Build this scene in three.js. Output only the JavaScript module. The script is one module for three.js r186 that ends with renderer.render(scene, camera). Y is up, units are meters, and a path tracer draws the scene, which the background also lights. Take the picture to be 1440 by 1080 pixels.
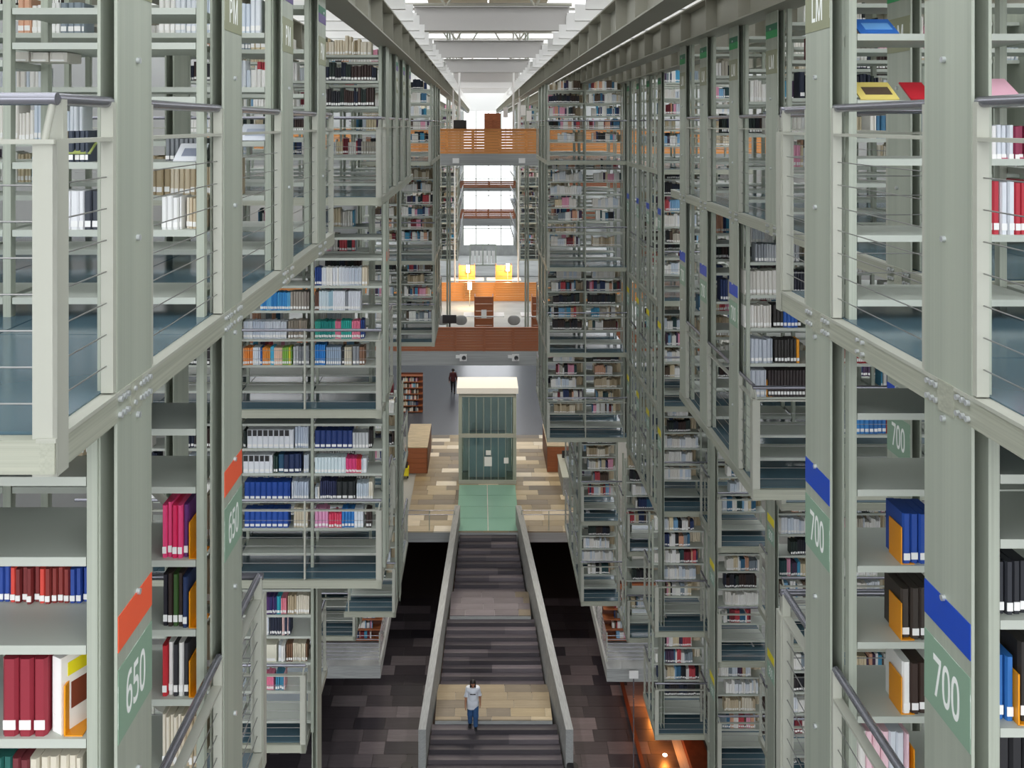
import * as THREE from 'three';
import { MarchingCubes } from 'three/addons/objects/MarchingCubes.js';
import { mergeGeometries } from 'three/addons/utils/BufferGeometryUtils.js';
import { RectAreaLightUniformsLib } from 'three/addons/lights/RectAreaLightUniformsLib.js';

// ------------------------------------------------------------------ camera, sky, light, exposure
const F = 1300, VX = 676, VY = 174;              // focal length in pixels and vanishing point of the hall
const EYE = 23.9;                                // eye height above the ground floor
const scene = new THREE.Scene();
const camera = new THREE.PerspectiveCamera(2 * Math.atan(540 / F) * 180 / Math.PI, 1440 / 1080, 0.1, 400);
camera.position.set(0, EYE, 0);
camera.setViewOffset(1440, 1080, 720 - VX, 540 - VY, 1440, 1080);
camera.updateProjectionMatrix();
scene.background = new THREE.Color(0.93, 0.96, 1.0);
scene.backgroundIntensity = 3.2;
const renderer = new THREE.WebGLRenderer();
renderer.toneMapping = THREE.LinearToneMapping;
renderer.toneMappingExposure = 1.14;
renderer.shadowMap.enabled = true;
RectAreaLightUniformsLib.init();

// ------------------------------------------------------------------ helpers
let seed = 12345;
const rnd = () => { seed = (seed * 1664525 + 1013904223) >>> 0; return seed / 4294967296; };
const rr = (a, b) => a + (b - a) * rnd();
const pick = a => a[Math.floor(rnd() * a.length)];
const used = new Map();
function numbered(n) { const k = used.get(n) || 0; used.set(n, k + 1); return k ? n + '_' + String(k).padStart(3, '0') : n; }
function tag(o, label, category, group, kind) {
  o.userData.label = label; o.userData.category = category;
  if (group) o.userData.group = group;
  if (kind) o.userData.kind = kind;
  return o;
}
function thing(name, label, category, x, Y, d, group) {
  const g = new THREE.Group(); g.name = numbered(name); g.position.set(x, EYE + Y, -d);
  tag(g, label, category, group); scene.add(g); return g;
}
const UNIT = new THREE.BoxGeometry(1, 1, 1);
function shadow(m) { m.castShadow = true; m.receiveShadow = true; return m; }
// box between two corners given in eye-relative metres (x, Y, depth) under parent (a thing at px,pY,pd)
function box(name, mat, parent, x0, x1, Y0, Y1, d0, d1) {
  const m = shadow(new THREE.Mesh(UNIT, mat));
  m.scale.set(Math.abs(x1 - x0), Math.abs(Y1 - Y0), Math.abs(d1 - d0));
  m.position.set((x0 + x1) / 2, EYE + (Y0 + Y1) / 2, -(d0 + d1) / 2);
  if (parent && parent !== scene) { m.position.sub(absPos(parent)); m.name = name; parent.add(m); }
  else { m.name = numbered(name); scene.add(m); }
  return m;
}
function absPos(o) { const p = new THREE.Vector3(); while (o && o !== scene) { p.add(o.position); o = o.parent; } return p; }
const TUBE = new THREE.CylinderGeometry(1, 1, 1, 12, 1); 
function rod(name, mat, parent, a, b, r) {        // a, b: [x, Y, d]
  const A = new THREE.Vector3(a[0], EYE + a[1], -a[2]), B = new THREE.Vector3(b[0], EYE + b[1], -b[2]);
  const m = shadow(new THREE.Mesh(TUBE, mat)), L = A.distanceTo(B);
  m.scale.set(r, L, r); m.position.copy(A).add(B).multiplyScalar(.5);
  m.quaternion.setFromUnitVectors(new THREE.Vector3(0, 1, 0), B.clone().sub(A).divideScalar(L));
  if (parent && parent !== scene) { m.position.sub(absPos(parent)); m.name = name; parent.add(m); } else { m.name = numbered(name); scene.add(m); }
  return m;
}
const at = (px, py, d) => [(px - VX) / F * d, -(py - VY) / F * d, d];
const S = (o, label) => { o.userData.kind = 'structure'; if (label) o.userData.label = label; return o; };

// ------------------------------------------------------------------ materials
const col = (h) => new THREE.Color(h);
const std = (c, r = .6, m = 0, extra = {}) => new THREE.MeshStandardMaterial({ color: c, roughness: r, metalness: m, ...extra });
function noiseTex(w, h, fn) {
  const d = new Uint8Array(w * h * 4);
  for (let y = 0; y < h; y++) for (let x = 0; x < w; x++) { const v = fn(x, y), i = (y * w + x) * 4; d[i] = v[0]; d[i + 1] = v[1]; d[i + 2] = v[2]; d[i + 3] = 255; }
  const t = new THREE.DataTexture(d, w, h); t.magFilter = THREE.LinearFilter; t.minFilter = THREE.LinearFilter; t.wrapS = t.wrapT = THREE.RepeatWrapping; t.colorSpace = THREE.SRGBColorSpace; t.needsUpdate = true; return t;
}
// value noise
const perm = []; for (let i = 0; i < 4096; i++) perm.push(rnd());
function vn(x, y) { const xi = Math.floor(x), yi = Math.floor(y), fx = x - xi, fy = y - yi; const h = (a, b) => perm[((a * 73 + b * 179) % 4096 + 4096) % 4096]; const s = t => t * t * (3 - 2 * t); const a = h(xi, yi), b = h(xi + 1, yi), c = h(xi, yi + 1), d = h(xi + 1, yi + 1); const u = s(fx), v = s(fy); return a + (b - a) * u + (c - a) * v + (a - b - c + d) * u * v; }
function mottled(base, amp, sx, sy, w = 128, h = 128) {
  const c = col(base); const r0 = c.r, g0 = c.g, b0 = c.b; const k = new THREE.Color();
  return noiseTex(w, h, (x, y) => { const n = (vn(x * sx, y * sy) + .5 * vn(x * sx * 3.1 + 7, y * sy * 3.1 + 3) - .75) * amp; k.setRGB(Math.max(0, r0 * (1 + n)), Math.max(0, g0 * (1 + n)), Math.max(0, b0 * (1 + n))); return [k.r, k.g, k.b].map(v => Math.round(255 * Math.min(1, v <= .0031308 ? v * 12.92 : 1.055 * Math.pow(v, 1 / 2.4) - .055))); });
}
const M = {
  steel: std(0xffffff, .5, .15, { map: mottled('#a7ad9f', .16, .09, .02) }),
  post: std('#b1b2a6', .5, .1),
  shelf: std('#b9beb4', .5, .1),
  beam: std(0xffffff, .5, .15, { map: mottled('#a9ab9b', .22, .05, .12) }),
  roofBeam: std('#a09e90', .6, .1),
  white: std('#e6e5e1', .6),
  transBeam: std('#b9b6b2', .6),
  glass: std('#4d6570', .16, 0),
  glassGreen: std('#8fbcab', .15, 0),
  rail: std('#8f8f97', .25, .7),
  cable: std('#9a9a98', .3, .8),
  bolt: std('#d5d8da', .3, .6),
  orangeStripe: std('#f0603c', .5), blueStripe: std('#1446b4', .45), yellowStripe: std('#e8d81e', .5), greenStripe: std('#1f9a55', .5), greenDark: std('#1d6b4c', .5), purpleStripe: std('#5c4a80', .5),
  bookend: std('#eb9a12', .4, .1),
  label: std('#f2f1ee', .6),
  concrete: std(0xffffff, .8, 0, { map: mottled('#a3a5a3', .3, .12, .1) }),
  woodRed: std(0xffffff, .45, 0, { map: mottled('#9c5a34', .5, .02, .5) }),
  woodLight: std(0xffffff, .45, 0, { map: mottled('#dc9450', .5, .02, .5) }),
  woodDark: std(0xffffff, .5, 0, { map: mottled('#5a2e1c', .5, .03, .5) }),
  panelLilac: std('#a79fae', .7), panelBeige: std('#cdbfa8', .7),
  floorDark: std('#4a4443', .35), floorGrey: std('#5d6068', .22),
  lamp: std('#ffffff', .6, 0, { emissive: new THREE.Color(1, .93, .8), emissiveIntensity: 2.5 }),
  cab: std('#8d9ca2', .3, .2),
  black: std('#1b1b1d', .4), cyanTop: std('#2a9cc0', .5), greyChair: std('#9a9b98', .6),
  skin: std('#a8755a', .6), hair: std('#17120f', .5), shirt: std('#dfe4ec', .8), jeans: std('#2f5482', .85), maroon: std('#4a1d22', .8), trouser: std('#15151a', .8),
};
const tileMats = ['#4f4a4e', '#3f3b40', '#5c565a', '#6b6468', '#464146', '#36333a', '#777074'].map(c => std(0xffffff, .38, 0, { map: mottled(c, .35, .03, .3) }));
const tanMats = ['#8d8069', '#a09070', '#b7a88a', '#756b5c', '#96886f', '#d8cbb2', '#e6ddca', '#857a6a'].map(c => std(0xffffff, .4, 0, { map: mottled(c, .3, .03, .3) }));

// ------------------------------------------------------------------ levels of the hanging stacks (glass floor top, eye = 0)
const FL = [-1.0, -3.91, -6.24, -8.56, -10.88, -13.08, -15.4];
const ROOF = 1.12;
const topOf = k => k === 0 ? ROOF : FL[k - 1] - .12;
const shelfYs = (k, step = .37) => { const a = []; for (let y = FL[k] + .14; y < topOf(k) - .12; y += step) a.push(y); return a; };
const ORD = ['top', 'second', 'third', 'fourth', 'fifth', 'sixth', 'seventh'];
const lev = k => ORD[k] + ' storey';
const NTH = ['first', 'second', 'third', 'fourth', 'fifth', 'sixth', 'seventh', 'eighth'];

// ------------------------------------------------------------------ books
const allBooks = [];           // {x, Y, d, w, h, dep, color, label, desc, tilt}
const PAL = {
  mixed: ['#e9e6e0', '#dcd8d0', '#cfd6de', '#2c3c66', '#7a2630', '#b9b2a4', '#1f2126', '#3c6e8e', '#d9a78a', '#5b4a3c', '#e6e2da', '#88949c', '#c24a52', '#4d3a55', '#eeece6', '#27474a', '#d8c9a8', '#f0efe9', '#e6a3ba', '#86b4d6', '#ecebe8', '#e4e2df', '#4a9cc0'],
  white: ['#eceae5', '#dfe3e8', '#e8e4dc', '#cfd8e2', '#f2f0ec'],
  beige: ['#c9b99c', '#b8a789', '#d8ccb4', '#a79677', '#e0d8c6'],
  dark: ['#22232a', '#2f2a2c', '#1c2438', '#3a2a26', '#26332f'],
  navy: ['#1f3a78', '#234488', '#1b3470'], royal: ['#1d4ea6', '#2458b4', '#1a479c'], sky: ['#4fa8dc', '#3f97d4', '#6bb8e2', '#2c86c8'],
  pale: ['#c3ccd9', '#ccd4de', '#b8c3d3', '#d5dae2'], teal: ['#1f9c93', '#2aa79a', '#178a84', '#3fae9d'], pink: ['#e0508c', '#e86a9c', '#f08cb4', '#d63c78'],
  red: ['#b8262e', '#c8343a', '#9c1f2a'], grey: ['#8e9297', '#a2a6aa', '#7a7e84', '#b4b7ba'], journal: ['#6f7276', '#7d8185', '#898c90'],
  green: ['#2f8f5c', '#4ea86a', '#1f7a52'], cream: ['#e6dfcc', '#ded6c0', '#eee8d8'],
};
// a run of books on one shelf: from x0 to x1 (eye-relative metres), standing at shelf height Y, spines at depth d
function run(x0, x1, Y, d, pal, o = {}) {
  const p = Array.isArray(pal) ? pal : PAL[pal]; let x = Math.min(x0, x1); const end = Math.max(x0, x1);
  let c = pick(p), left = 0, h = o.h || rr(.21, .27), t = o.t || .03;
  while (x < end - .012) {
    if (left-- <= 0) { c = o.set ? (p.length > 1 ? pick(p) : p[0]) : pick(p); left = o.set ? 99 : Math.floor(rr(0, o.runLen || 4)); if (!o.h) h = rr(.19, .28); if (!o.t) t = rr(.016, .05); }
    const w = Math.min(o.t ? t * rr(.94, 1.06) : t * rr(.85, 1.15), end - x);
    allBooks.push({ x: x + w / 2, Y, d: d + (o.set ? 0 : rr(0, .025)), w: w * .95, h: h * (o.set ? 1 : rr(.97, 1.03)), dep: o.dep || rr(.15, .2), color: c, label: o.label !== false, tilt: o.tilt || 0, desc: o.desc || '', where: o.where || '', noInd: o.noInd, cap: o.cap ? M.black : o.top ? M.cyanTop : null });
    x += w;
  }
}
const rows = [];
// a steel bookcase facing the camera. side -1: reaches to the left of X, +1: to the right
function bookcase(side, X, d, nb, bw, Y0, Y1, shelves, label, group, o = {}) {
  const g = thing('bookcase', label, 'bookcase', X, Y0, d, group);
  const dep = o.depth || .46;
  for (let i = 0; i <= nb; i++) {
    const x = X + side * i * bw;
    box('upright', M.steel, g, x - .02, x + .02, Y0, Y1, d, d + .05);
    box('upright', M.steel, g, x - .02, x + .02, Y0, Y1, d + dep - .05, d + dep);
  }
  for (let i = 0; i < nb; i++) {
    const xa = X + side * (i * bw + .025), xb = X + side * ((i + 1) * bw - .025);
    const list = Array.isArray(shelves[0]) ? shelves[Math.min(i, shelves.length - 1)] : shelves;
    for (const y of list) { box('shelf', M.shelf, g, xa, xb, y - .034, y, d + .005, d + dep - .005); }
  }
  if (o.fill !== false) for (let i = 0; i < Math.min(nb, o.fillBays || 9); i++) {
    const list = Array.isArray(shelves[0]) ? shelves[Math.min(i, shelves.length - 1)] : shelves;
    list.forEach((y, j) => {
      if (j === 0 && o.emptyBase !== false) return;
      if (rnd() > (o.p === undefined ? .85 : o.p)) return;
      const xa = X + side * (i * bw + .04), xb = X + side * ((i + 1) * bw - .04);
      const lo = Math.min(xa, xb), hi = Math.max(xa, xb), f0 = rr(.0, .3), f1 = rr(.72, 1);
      run(lo + (hi - lo) * f0, lo + (hi - lo) * f1, y, d + .03, o.pal || pick(['mixed', 'mixed', 'mixed', 'white', 'mixed', 'beige', 'dark', 'white']), { noInd: o.noInd, where: o.where || 'in the stacks' });
      if (o.back) run(lo + (hi - lo) * rr(.2, .5), hi, y, d + dep - .2, 'beige', { noInd: true, label: false });
    });
  }
  return g;
}

// ------------------------------------------------------------------ columns with stripes and shelf-mark plates
const signCache = {};
function signMat(text, bg, fg = '#f4f6f2') {
  const k = text + bg; if (signCache[k]) return signCache[k];
  const c = document.createElement('canvas'); c.width = 256; c.height = 192; const x = c.getContext('2d');
  x.fillStyle = bg; x.fillRect(0, 0, 256, 192); x.fillStyle = fg; x.textAlign = 'center'; x.textBaseline = 'middle';
  x.save(); x.translate(128, 98); x.scale(.78, 1.25); x.font = '118px sans-serif'; x.fillText(text, 0, 0); x.strokeStyle = fg; x.lineWidth = 3.5; x.strokeText(text, 0, 0); x.restore();
  const t = new THREE.CanvasTexture(c); t.colorSpace = THREE.SRGBColorSpace; t.magFilter = THREE.LinearFilter;
  return signCache[k] = std(0xffffff, .5, 0, { map: t });
}
function column(side, X, d, Y0, Y1, label, o = {}) {
  const w = .36, g = thing('steel_column', label, 'column', X, Y0, d, o.group);
  const out = side * .075;                                     // the second flange lies outwards
  const fl = box('flange', M.steel, g, X, X + side * .012, Y0, Y1, d, d + w);
  box('flange', M.steel, g, X + out - side * .012, X + out, Y0, Y1, d, d + w);
  box('web', M.steel, g, X + side * .012, X + out - side * .012, Y0, Y1, d + w / 2 - .01, d + w / 2 + .01);
  const f = (name, mat, y0, y1) => box(name, mat, g, X - side * .003, X, y0, y1, d + .004, d + w - .004);
  for (const s of (o.signs || [])) {
    if (s.k === 0) { f('colour_stripe', s.c2 || M.greenDark, .935, 1.0); f('colour_stripe', s.c, .86, .935); const p = f('letter_plate', signMat(s.text, '#8d9073'), .5, .74); p.userData.label = 'olive plate with white letters ' + s.text; }
    else if (s.k === 1) { f('colour_stripe', s.c, -1.985, -1.85); const p = f('number_plate', signMat(s.text, '#86a28c'), -2.33, -2.05); p.userData.label = 'green plate with white number ' + s.text; }
    else { const y = topOf(s.k) - .3; f('colour_stripe', s.c, y - .13, y); f('number_plate', signMat(s.text, '#8fae9a'), y - .45, y - .2); }
  }
  if (o.bolts) {
    const bolt = (y, z, r = .011) => rod('bolt', M.bolt, g, [X, y, z], [X - side * .014, y, z], r);
    for (let y = Math.ceil(Y0 / .7) * .7 + .25; y < Y1; y += .7) bolt(y, d + w * .55, .012);
    for (const yl of o.bolts) for (const yy of [yl - .035, yl - .095]) for (const t of [.05, .15, .25, .7, .8, .9]) bolt(yy, d + w * t);
    for (const yl of o.bolts) box('splice_plate', M.beam, g, X - side * .006, X, yl - .125, yl - .005, d + .12, d + .24);
  }
  return g;
}

// ------------------------------------------------------------------ walkway of glass on a steel frame, with its railing
// runs along the void edge X from depth d0 (front, nearer) to d1, W metres wide away from the void
function walkway(side, X, d0, d1, W, Y, label, o = {}) {
  const g = lastWalk = thing('glass_walkway', label, 'walkway', X, Y - .12, d0, o.group);
  const o1 = X + side * .012, oW = X + side * W;
  box('edge_beam', M.beam, g, X, X + side * .05, Y - .12, Y - .015, d0, d1);
  box('edge_flange', M.post, g, X - side * .004, X + side * .06, Y - .02, Y - .006, d0, d1);
  box('front_beam', M.beam, g, X, oW, Y - .12, Y - .01, d0, d0 + .05);
  box('end_beam', M.beam, g, X, oW, Y - .12, Y - .01, d1 - .05, d1);
  const n = Math.max(1, Math.round((d1 - d0) / 1.42));
  for (let i = 0; i < n; i++) {
    const a = d0 + .05 + (d1 - d0 - .1) * i / n, b = d0 + .05 + (d1 - d0 - .1) * (i + 1) / n;
    const m = Math.max(1, Math.round(W / 1.0));
    for (let j = 0; j < m; j++) box('glass_panel', M.glass, g, X + side * (.055 + (W - .06) * j / m), X + side * (.045 + (W - .06) * (j + 1) / m), Y - .03, Y, a + .004, b - .004);
  }
  if (o.bolts) for (const z of [d0 + .7, d0 + 2.1, d0 + 3.5]) if (z < d1 - .1) for (const yy of [-.035, -.09]) for (const dz of [-.03, .03]) rod('bolt', M.bolt, g, [X, Y + yy, z + dz], [X - side * .014, Y + yy, z + dz], .01);
  return g;
}
let lastWalk = null;
function railing(side, X, gaps, Y, label, o = {}) {     // gaps: [[d0, d1], ...] between columns along the void edge
  const g = new THREE.Group(); g.name = 'railing'; g.position.set(X, EYE + Y, -gaps[0][0]).sub(absPos(lastWalk)); lastWalk.add(g); g.userData.label = label;
  const nc = o.cables || 7, H = 1.08, xi = X + side * .03;
  for (const [a, b] of gaps) {
    rod('handrail', M.rail, g, [xi, Y + H, a], [xi, Y + H, b], .021);
    box('top_bar', M.post, g, X + side * .005, X + side * .055, Y + .935, Y + .95, a, b);
    for (const z of [a, b - .03]) { box('post', M.post, g, X + side * .004, X + side * .05, Y, Y + H, z, z + .03); }
    for (let i = 0; i < nc; i++) rod('cable', M.cable, g, [xi, Y + .1 + i * .117, a], [xi, Y + .1 + i * .117, b], o.thin || .0028);
  }
  if (o.front) {                                        // the railing across the front (or far) end
    const [z, W] = o.front, xo = X + side * W;
    rod('handrail', M.rail, g, [X - side * .0, Y + H, z], [xo, Y + H, z], .021);
    box('top_bar', M.post, g, X, xo, Y + .935, Y + .95, z - .025, z + .025);
    box('corner_post', M.post, g, X - side * .005, X + side * .075, Y - .13, Y + .95, z - .012, z + .012);
    box('corner_post', M.post, g, X - side * .005, X + side * .01, Y - .13, Y + .95, z - .012, z + .07);
    rod('bracket', M.post, g, [X + side * .04, Y + .95, z], [X + side * .012, Y + H, z], .012);
    for (let x = 1.05; x < W; x += 1.05) box('post', M.post, g, X + side * x - .012, X + side * x + .012, Y, Y + H, z - .02, z + .02);
    for (let i = 0; i < nc; i++) rod('cable', M.cable, g, [X, Y + .1 + i * .117, z], [xo, Y + .1 + i * .117, z], o.thin || .0032);
  }
  return g;
}

// ================================================================== THE HALL
const hallL = -11, hallR = 12.5, hallNear = -9, hallFar = 112, gY = -23.9;
S(box('floor', M.floorDark, scene, -60, 60, gY - .4, gY - .03, -320, 120), 'dark stone ground floor of the hall');
S(box('wall_left', M.concrete, scene, hallL - .3, hallL, gY, 4.5, hallNear, hallFar), 'grey side wall behind the left stacks');
S(box('wall_right', M.concrete, scene, hallR, hallR + .3, gY, 4.5, hallNear, hallFar), 'grey side wall behind the right stacks');
// far end wall with a tall bright window
{
  const d = hallFar;
  S(box('wall_far', M.concrete, scene, hallL, -2.1, gY, 4.5, d, d + .3), 'end wall left of the tall far window');
  S(box('wall_far_right', M.concrete, scene, 4.0, hallR, gY, 4.5, d, d + .3), 'end wall right of the tall far window');
  S(box('wall_far_top', M.white, scene, -3, 4.6, 1.5, 4.5, d, d + .3), 'end wall above the tall far window');
  S(box('wall_far_base', M.concrete, scene, -3, 4.6, gY, -14.7, d, d + .3), 'end wall below the tall far window');
  const w = thing('window_1', 'tall bright end window of the hall', 'window', .8, -14.7, d); w.userData.kind = 'structure';
  for (let i = 0; i <= 4; i++) box('mullion', M.steel, w, -2.1 + i * 1.525 - .06, -2.1 + i * 1.525 + .06, -14.7, 1.5, d, d + .12);
  for (let j = 1; j < 8; j++) box('transom', M.steel, w, -2.1, 4.0, -14.7 + j * 2 - .05, -14.7 + j * 2 + .05, d, d + .12);
}
// roof: white slats with skylights over the stacks, closed lilac panels over the void except above the landing
{
  const y = 4.5;
  const r = thing('ceiling', 'white slatted roof with skylights above the hall', 'ceiling', 0, y, 0); r.userData.kind = 'structure';
  for (let d = hallNear; d < hallFar; d += 3.2) box('roof_slab', M.white, r, hallL, hallR, y, y + .2, d, d + 1.0);
  let k = 0;
  for (let d = 6; d < 41; d += 1.9, k++) for (const [a, b] of [[-1.9, .25], [.3, 2.4]]) box('roof_panel', k % 3 === 2 ? M.panelBeige : M.panelLilac, r, a, b, y - .12, y - .05, d, d + 1.84);
}

// ------------------------------------------------------------------ roof beams
function roofBeam(X, label, d0 = -3, d1 = 100) {
  const g = thing('roof_beam', label, 'beam', X, ROOF, d0);
  box('flange', M.roofBeam, g, X - .15, X + .15, ROOF, ROOF + .02, d0, d1);
  box('flange', M.roofBeam, g, X - .15, X + .15, ROOF + .41, ROOF + .43, d0, d1);
  box('web', M.roofBeam, g, X - .01, X + .01, ROOF + .02, ROOF + .41, d0, d1);
  for (let d = 4.3; d < d1; d += 1.42) for (const s of [-1, 1]) box('stiffener', M.roofBeam, g, X + s * .01, X + s * .145, ROOF + .02, ROOF + .41, d, d + .02);
  return g;
}
roofBeam(-1.36, 'stiffened steel roof beam along the left edge of the void');
roofBeam(-2.9, 'stiffened steel roof beam over the left stacks, next to the void beam');
roofBeam(-4.6, 'stiffened steel roof beam far over the left stacks');
roofBeam(1.81, 'stiffened steel roof beam along the right edge of the void');
roofBeam(2.92, 'stiffened steel roof beam over the row of green-striped columns');
roofBeam(3.95, 'stiffened steel roof beam over the far right stacks');
roofBeam(5.6, 'outermost stiffened steel roof beam over the right stacks');
for (let d = 5.4, i = 0; d < 98; d += 1.42, i++) for (const [a, b, w] of [[-7, -1.02, 'left'], [1.42, 7.5, 'right']]) {
  const g = thing('purlin', 'white roof purlin laid across the ' + w + ' roof beams', 'beam', (a + b) / 2, 1.56, d, w + ' roof purlins');
  box('web', M.white, g, a, b, 1.56, 1.80, d, d + .03); box('bottom_flange', M.white, g, a, b, 1.545, 1.56, d - .03, d + .06);
}
for (let i = 0, d = 11.2; i < 7; i++, d += 7.6) {
  const g = thing('cross_beam', 'wide grey cross beam spanning the void below the skylight', 'beam', .2, 1.9, d, 'cross beams over the void');
  box('web', M.transBeam, g, -1.35, 1.8, 1.9, 2.36, d, d + .03); box('flange', M.transBeam, g, -1.35, 1.8, 2.36, 2.38, d - .12, d + .15); box('flange', M.transBeam, g, -1.35, 1.8, 1.885, 1.9, d - .1, d + .13);
  for (const [x0, x1] of [[-1.75, -1.3], [1.75, 2.2]]) box('end_bracket', M.white, g, x0, x1, 1.75, 2.25, d - .06, d + .1);
  // truss rods above
  for (const s of [-1, 1]) { rod('truss_rod', M.roofBeam, g, [s * .9 + .2, 2.38, d], [s * .3 + .2, 3.4, d], .025); rod('truss_rod', M.roofBeam, g, [s * .9 + .2, 2.38, d], [s * 1.6 + .2, 3.4, d], .025); }
  rod('truss_chord', M.roofBeam, g, [-2.2, 3.4, d], [2.6, 3.4, d], .05);
}

// ================================================================== LEFT NEAR STACK (orange 650 columns)
const LX = -1.36;
const lSigns = [{ k: 0, c: M.purpleStripe, c2: M.greenDark, text: 'PM' }, { k: 1, c: M.orangeStripe, text: '650' }];
column(-1, LX, 3.46, -7, 1.12, 'big grey-green steel column with scratched orange stripe and 650, left of the stack front', { signs: lSigns, bolts: [FL[0], FL[1]] });
column(-1, LX, 4.90, -7, 1.12, 'grey-green steel column with orange stripe and 650, second in the left row', { signs: lSigns, bolts: [FL[0], FL[1]] });
column(-1, LX, 6.34, FL[0] - .12, 1.12, 'grey-green steel column marked PM ending at the walkway, third in the left row', { signs: [lSigns[0]], bolts: [FL[0]] });
column(-1, LX, 7.75, FL[0] - .12, 1.12, 'grey-green steel column marked PM with purple stripe, fourth in the left row', { signs: [lSigns[0]], bolts: [FL[0]] });
column(-1, -2.42, 7.3, -5, 1.12, 'plain steel column behind the left near stack, braced by a diagonal', {});
{ const g = thing('diagonal_brace', 'slanting flat steel brace beside the plain left column', 'brace', -2.4, -3.9, 7.2); rod('bar', M.post, g, [-2.4, -3.0, 7.2], [-2.4, -1.5, 5.2], .03); rod('bar', M.post, g, [-2.4, -4.6, 7.2], [-2.4, -3.2, 5.6], .03); }
walkway(-1, LX, 2.95, 8.6, 3.6, FL[0], 'glass walkway with riveted edge beam of the left near stack, at eye level', { bolts: true });
railing(-1, LX, [[3.02, 3.46], [3.82, 4.90], [5.26, 6.34], [6.70, 7.75], [8.11, 8.58]], FL[0], 'cable railing with grey tube handrail around the left near walkway', { front: [2.97, 3.6] });
walkway(-1, LX, 3.4, 5.8, 3.6, FL[1], 'lower glass walkway under the orange-striped columns');
railing(-1, LX, [[3.82, 4.90], [5.26, 5.78]], FL[1], 'cable railing of the lower left walkway with slanting tube handrail', { front: [5.78, 3.2] });
bookcase(-1, LX - .09, 4.78, 4, 1.0, FL[0], ROOF, [[-.9, -.55, -.2, .14, .42, .6], [-.9, -.55, -.2, .33, .62]], 'steel display bookcase with tilted magazines behind the second left column', null, { fill: false });
bookcase(-1, LX - .09, 6.3, 4, 1.0, FL[0], ROOF, shelfYs(0), 'steel bookcase behind the third PM column, top storey of left near stack', null, { noInd: true, p: .35 });
bookcase(-1, LX - .09, 7.7, 4, 1.0, FL[0], ROOF, shelfYs(0), 'steel bookcase behind the fourth PM column, top storey of left near stack', null, { noInd: true, p: .4 });
bookcase(-1, LX - .09, 3.45, 3, 1.0, FL[1], FL[0] - .14, [-3.7, -3.35, -3.0, -2.65, -2.3, -1.95, -1.62, -1.32], 'steel bookcase with red volumes left of the big orange-striped column', null, { fill: false });
bookcase(-1, LX - .09, 4.78, 3, 1.0, FL[1], FL[0] - .14, [-3.7, -3.35, -2.98, -2.62, -2.26, -1.88, -1.58], 'steel bookcase with pink books and orange bookends between the 650 columns', null, { fill: false });
// RIGHT NEAR STACK (blue 700 columns)
const RX = 1.81;
const rSigns = [{ k: 0, c: M.greenStripe, c2: M.greenDark, text: 'LM' }, { k: 1, c: M.blueStripe, text: '700' }];
column(1, RX, 3.41, -7, 1.12, 'big grey-green steel column with wide blue stripe and 700, at the front of the right stack', { signs: rSigns, bolts: [FL[0], FL[1]] });
column(1, RX, 4.79, -7, 1.12, 'grey-green steel column with LM plate, blue stripe and 700, second in the right row', { signs: rSigns, bolts: [FL[0], FL[1]] });
walkway(1, RX, 2.3, 5.6, 3.6, FL[0], 'glass walkway with riveted edge beam of the right near stack, at eye level', { bolts: true });
railing(1, RX, [[2.4, 3.41], [3.77, 4.79], [5.15, 5.58]], FL[0], 'cable railing with tube handrail along the right near walkway', { front: [5.58, 1.1] });
walkway(1, RX, 3.4, 5.6, 3.6, FL[1], 'lower glass walkway under the blue-striped columns');
railing(1, RX, [[3.77, 4.79], [5.15, 5.58]], FL[1], 'cable railing of the lower right walkway with slanting tube handrail', { front: [5.58, 3.2] });
bookcase(1, RX + .09, 4.72, 4, 1.0, FL[0], ROOF, [[-.9, -.57, -.18, .12, .46, .75], [-.9, -.57, -.24, .12, .46, .75]], 'steel display bookcase with yellow and blue magazines behind the LM column', null, { fill: false });
bookcase(1, RX + .09, 3.42, 3, 1.0, FL[1], FL[0] - .14, [-3.7, -3.3, -2.95, -2.58, -2.24, -1.84, -1.54, -1.3], 'steel bookcase with dark volumes right of the big blue-striped column', null, { fill: false });
bookcase(1, RX + .09, 4.72, 3, 1.0, FL[1], FL[0] - .14, [-3.7, -3.4, -3.03, -2.65, -2.26, -1.87, -1.48], 'steel bookcase with orange bookends between the 700 columns', null, { fill: false });

// ================================================================== RIGHT SECOND STACK (green-striped LM columns)
const QX = 2.92;
[[6.28, -6, 'first'], [7.7, FL[0] - .12, 'second'], [9.1, FL[0] - .12, 'third'], [10.5, FL[1] - .12, 'fourth'], [11.95, FL[1] - .12, 'fifth'], [13.2, FL[1] - .12, 'sixth']].forEach(([d, y0, n]) =>
  column(1, QX, d, y0, 1.12, 'steel column with green stripe and LM, ' + n + ' in the second right row', { signs: y0 < -2 ? rSigns : [rSigns[0]], bolts: [FL[0]] }));
walkway(1, QX, 5.9, 14.2, 3.4, FL[0], 'long glass walkway carried by the green-striped columns');
railing(1, QX, [[6.64, 7.7], [8.06, 9.1], [9.46, 10.5], [10.86, 11.95], [12.31, 13.2]], FL[0], 'cable railing along the walkway of the green-striped columns');
walkway(1, QX, 9.9, 13.6, 3.4, FL[1], 'glass walkway in front of the silver journals, second storey of the right row');
railing(1, QX, [[10.0, 10.5], [10.86, 11.95], [12.31, 13.2]], FL[1], 'cable railing with bent handrail in front of the silver journals', { front: [9.92, 3.4] });
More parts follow.
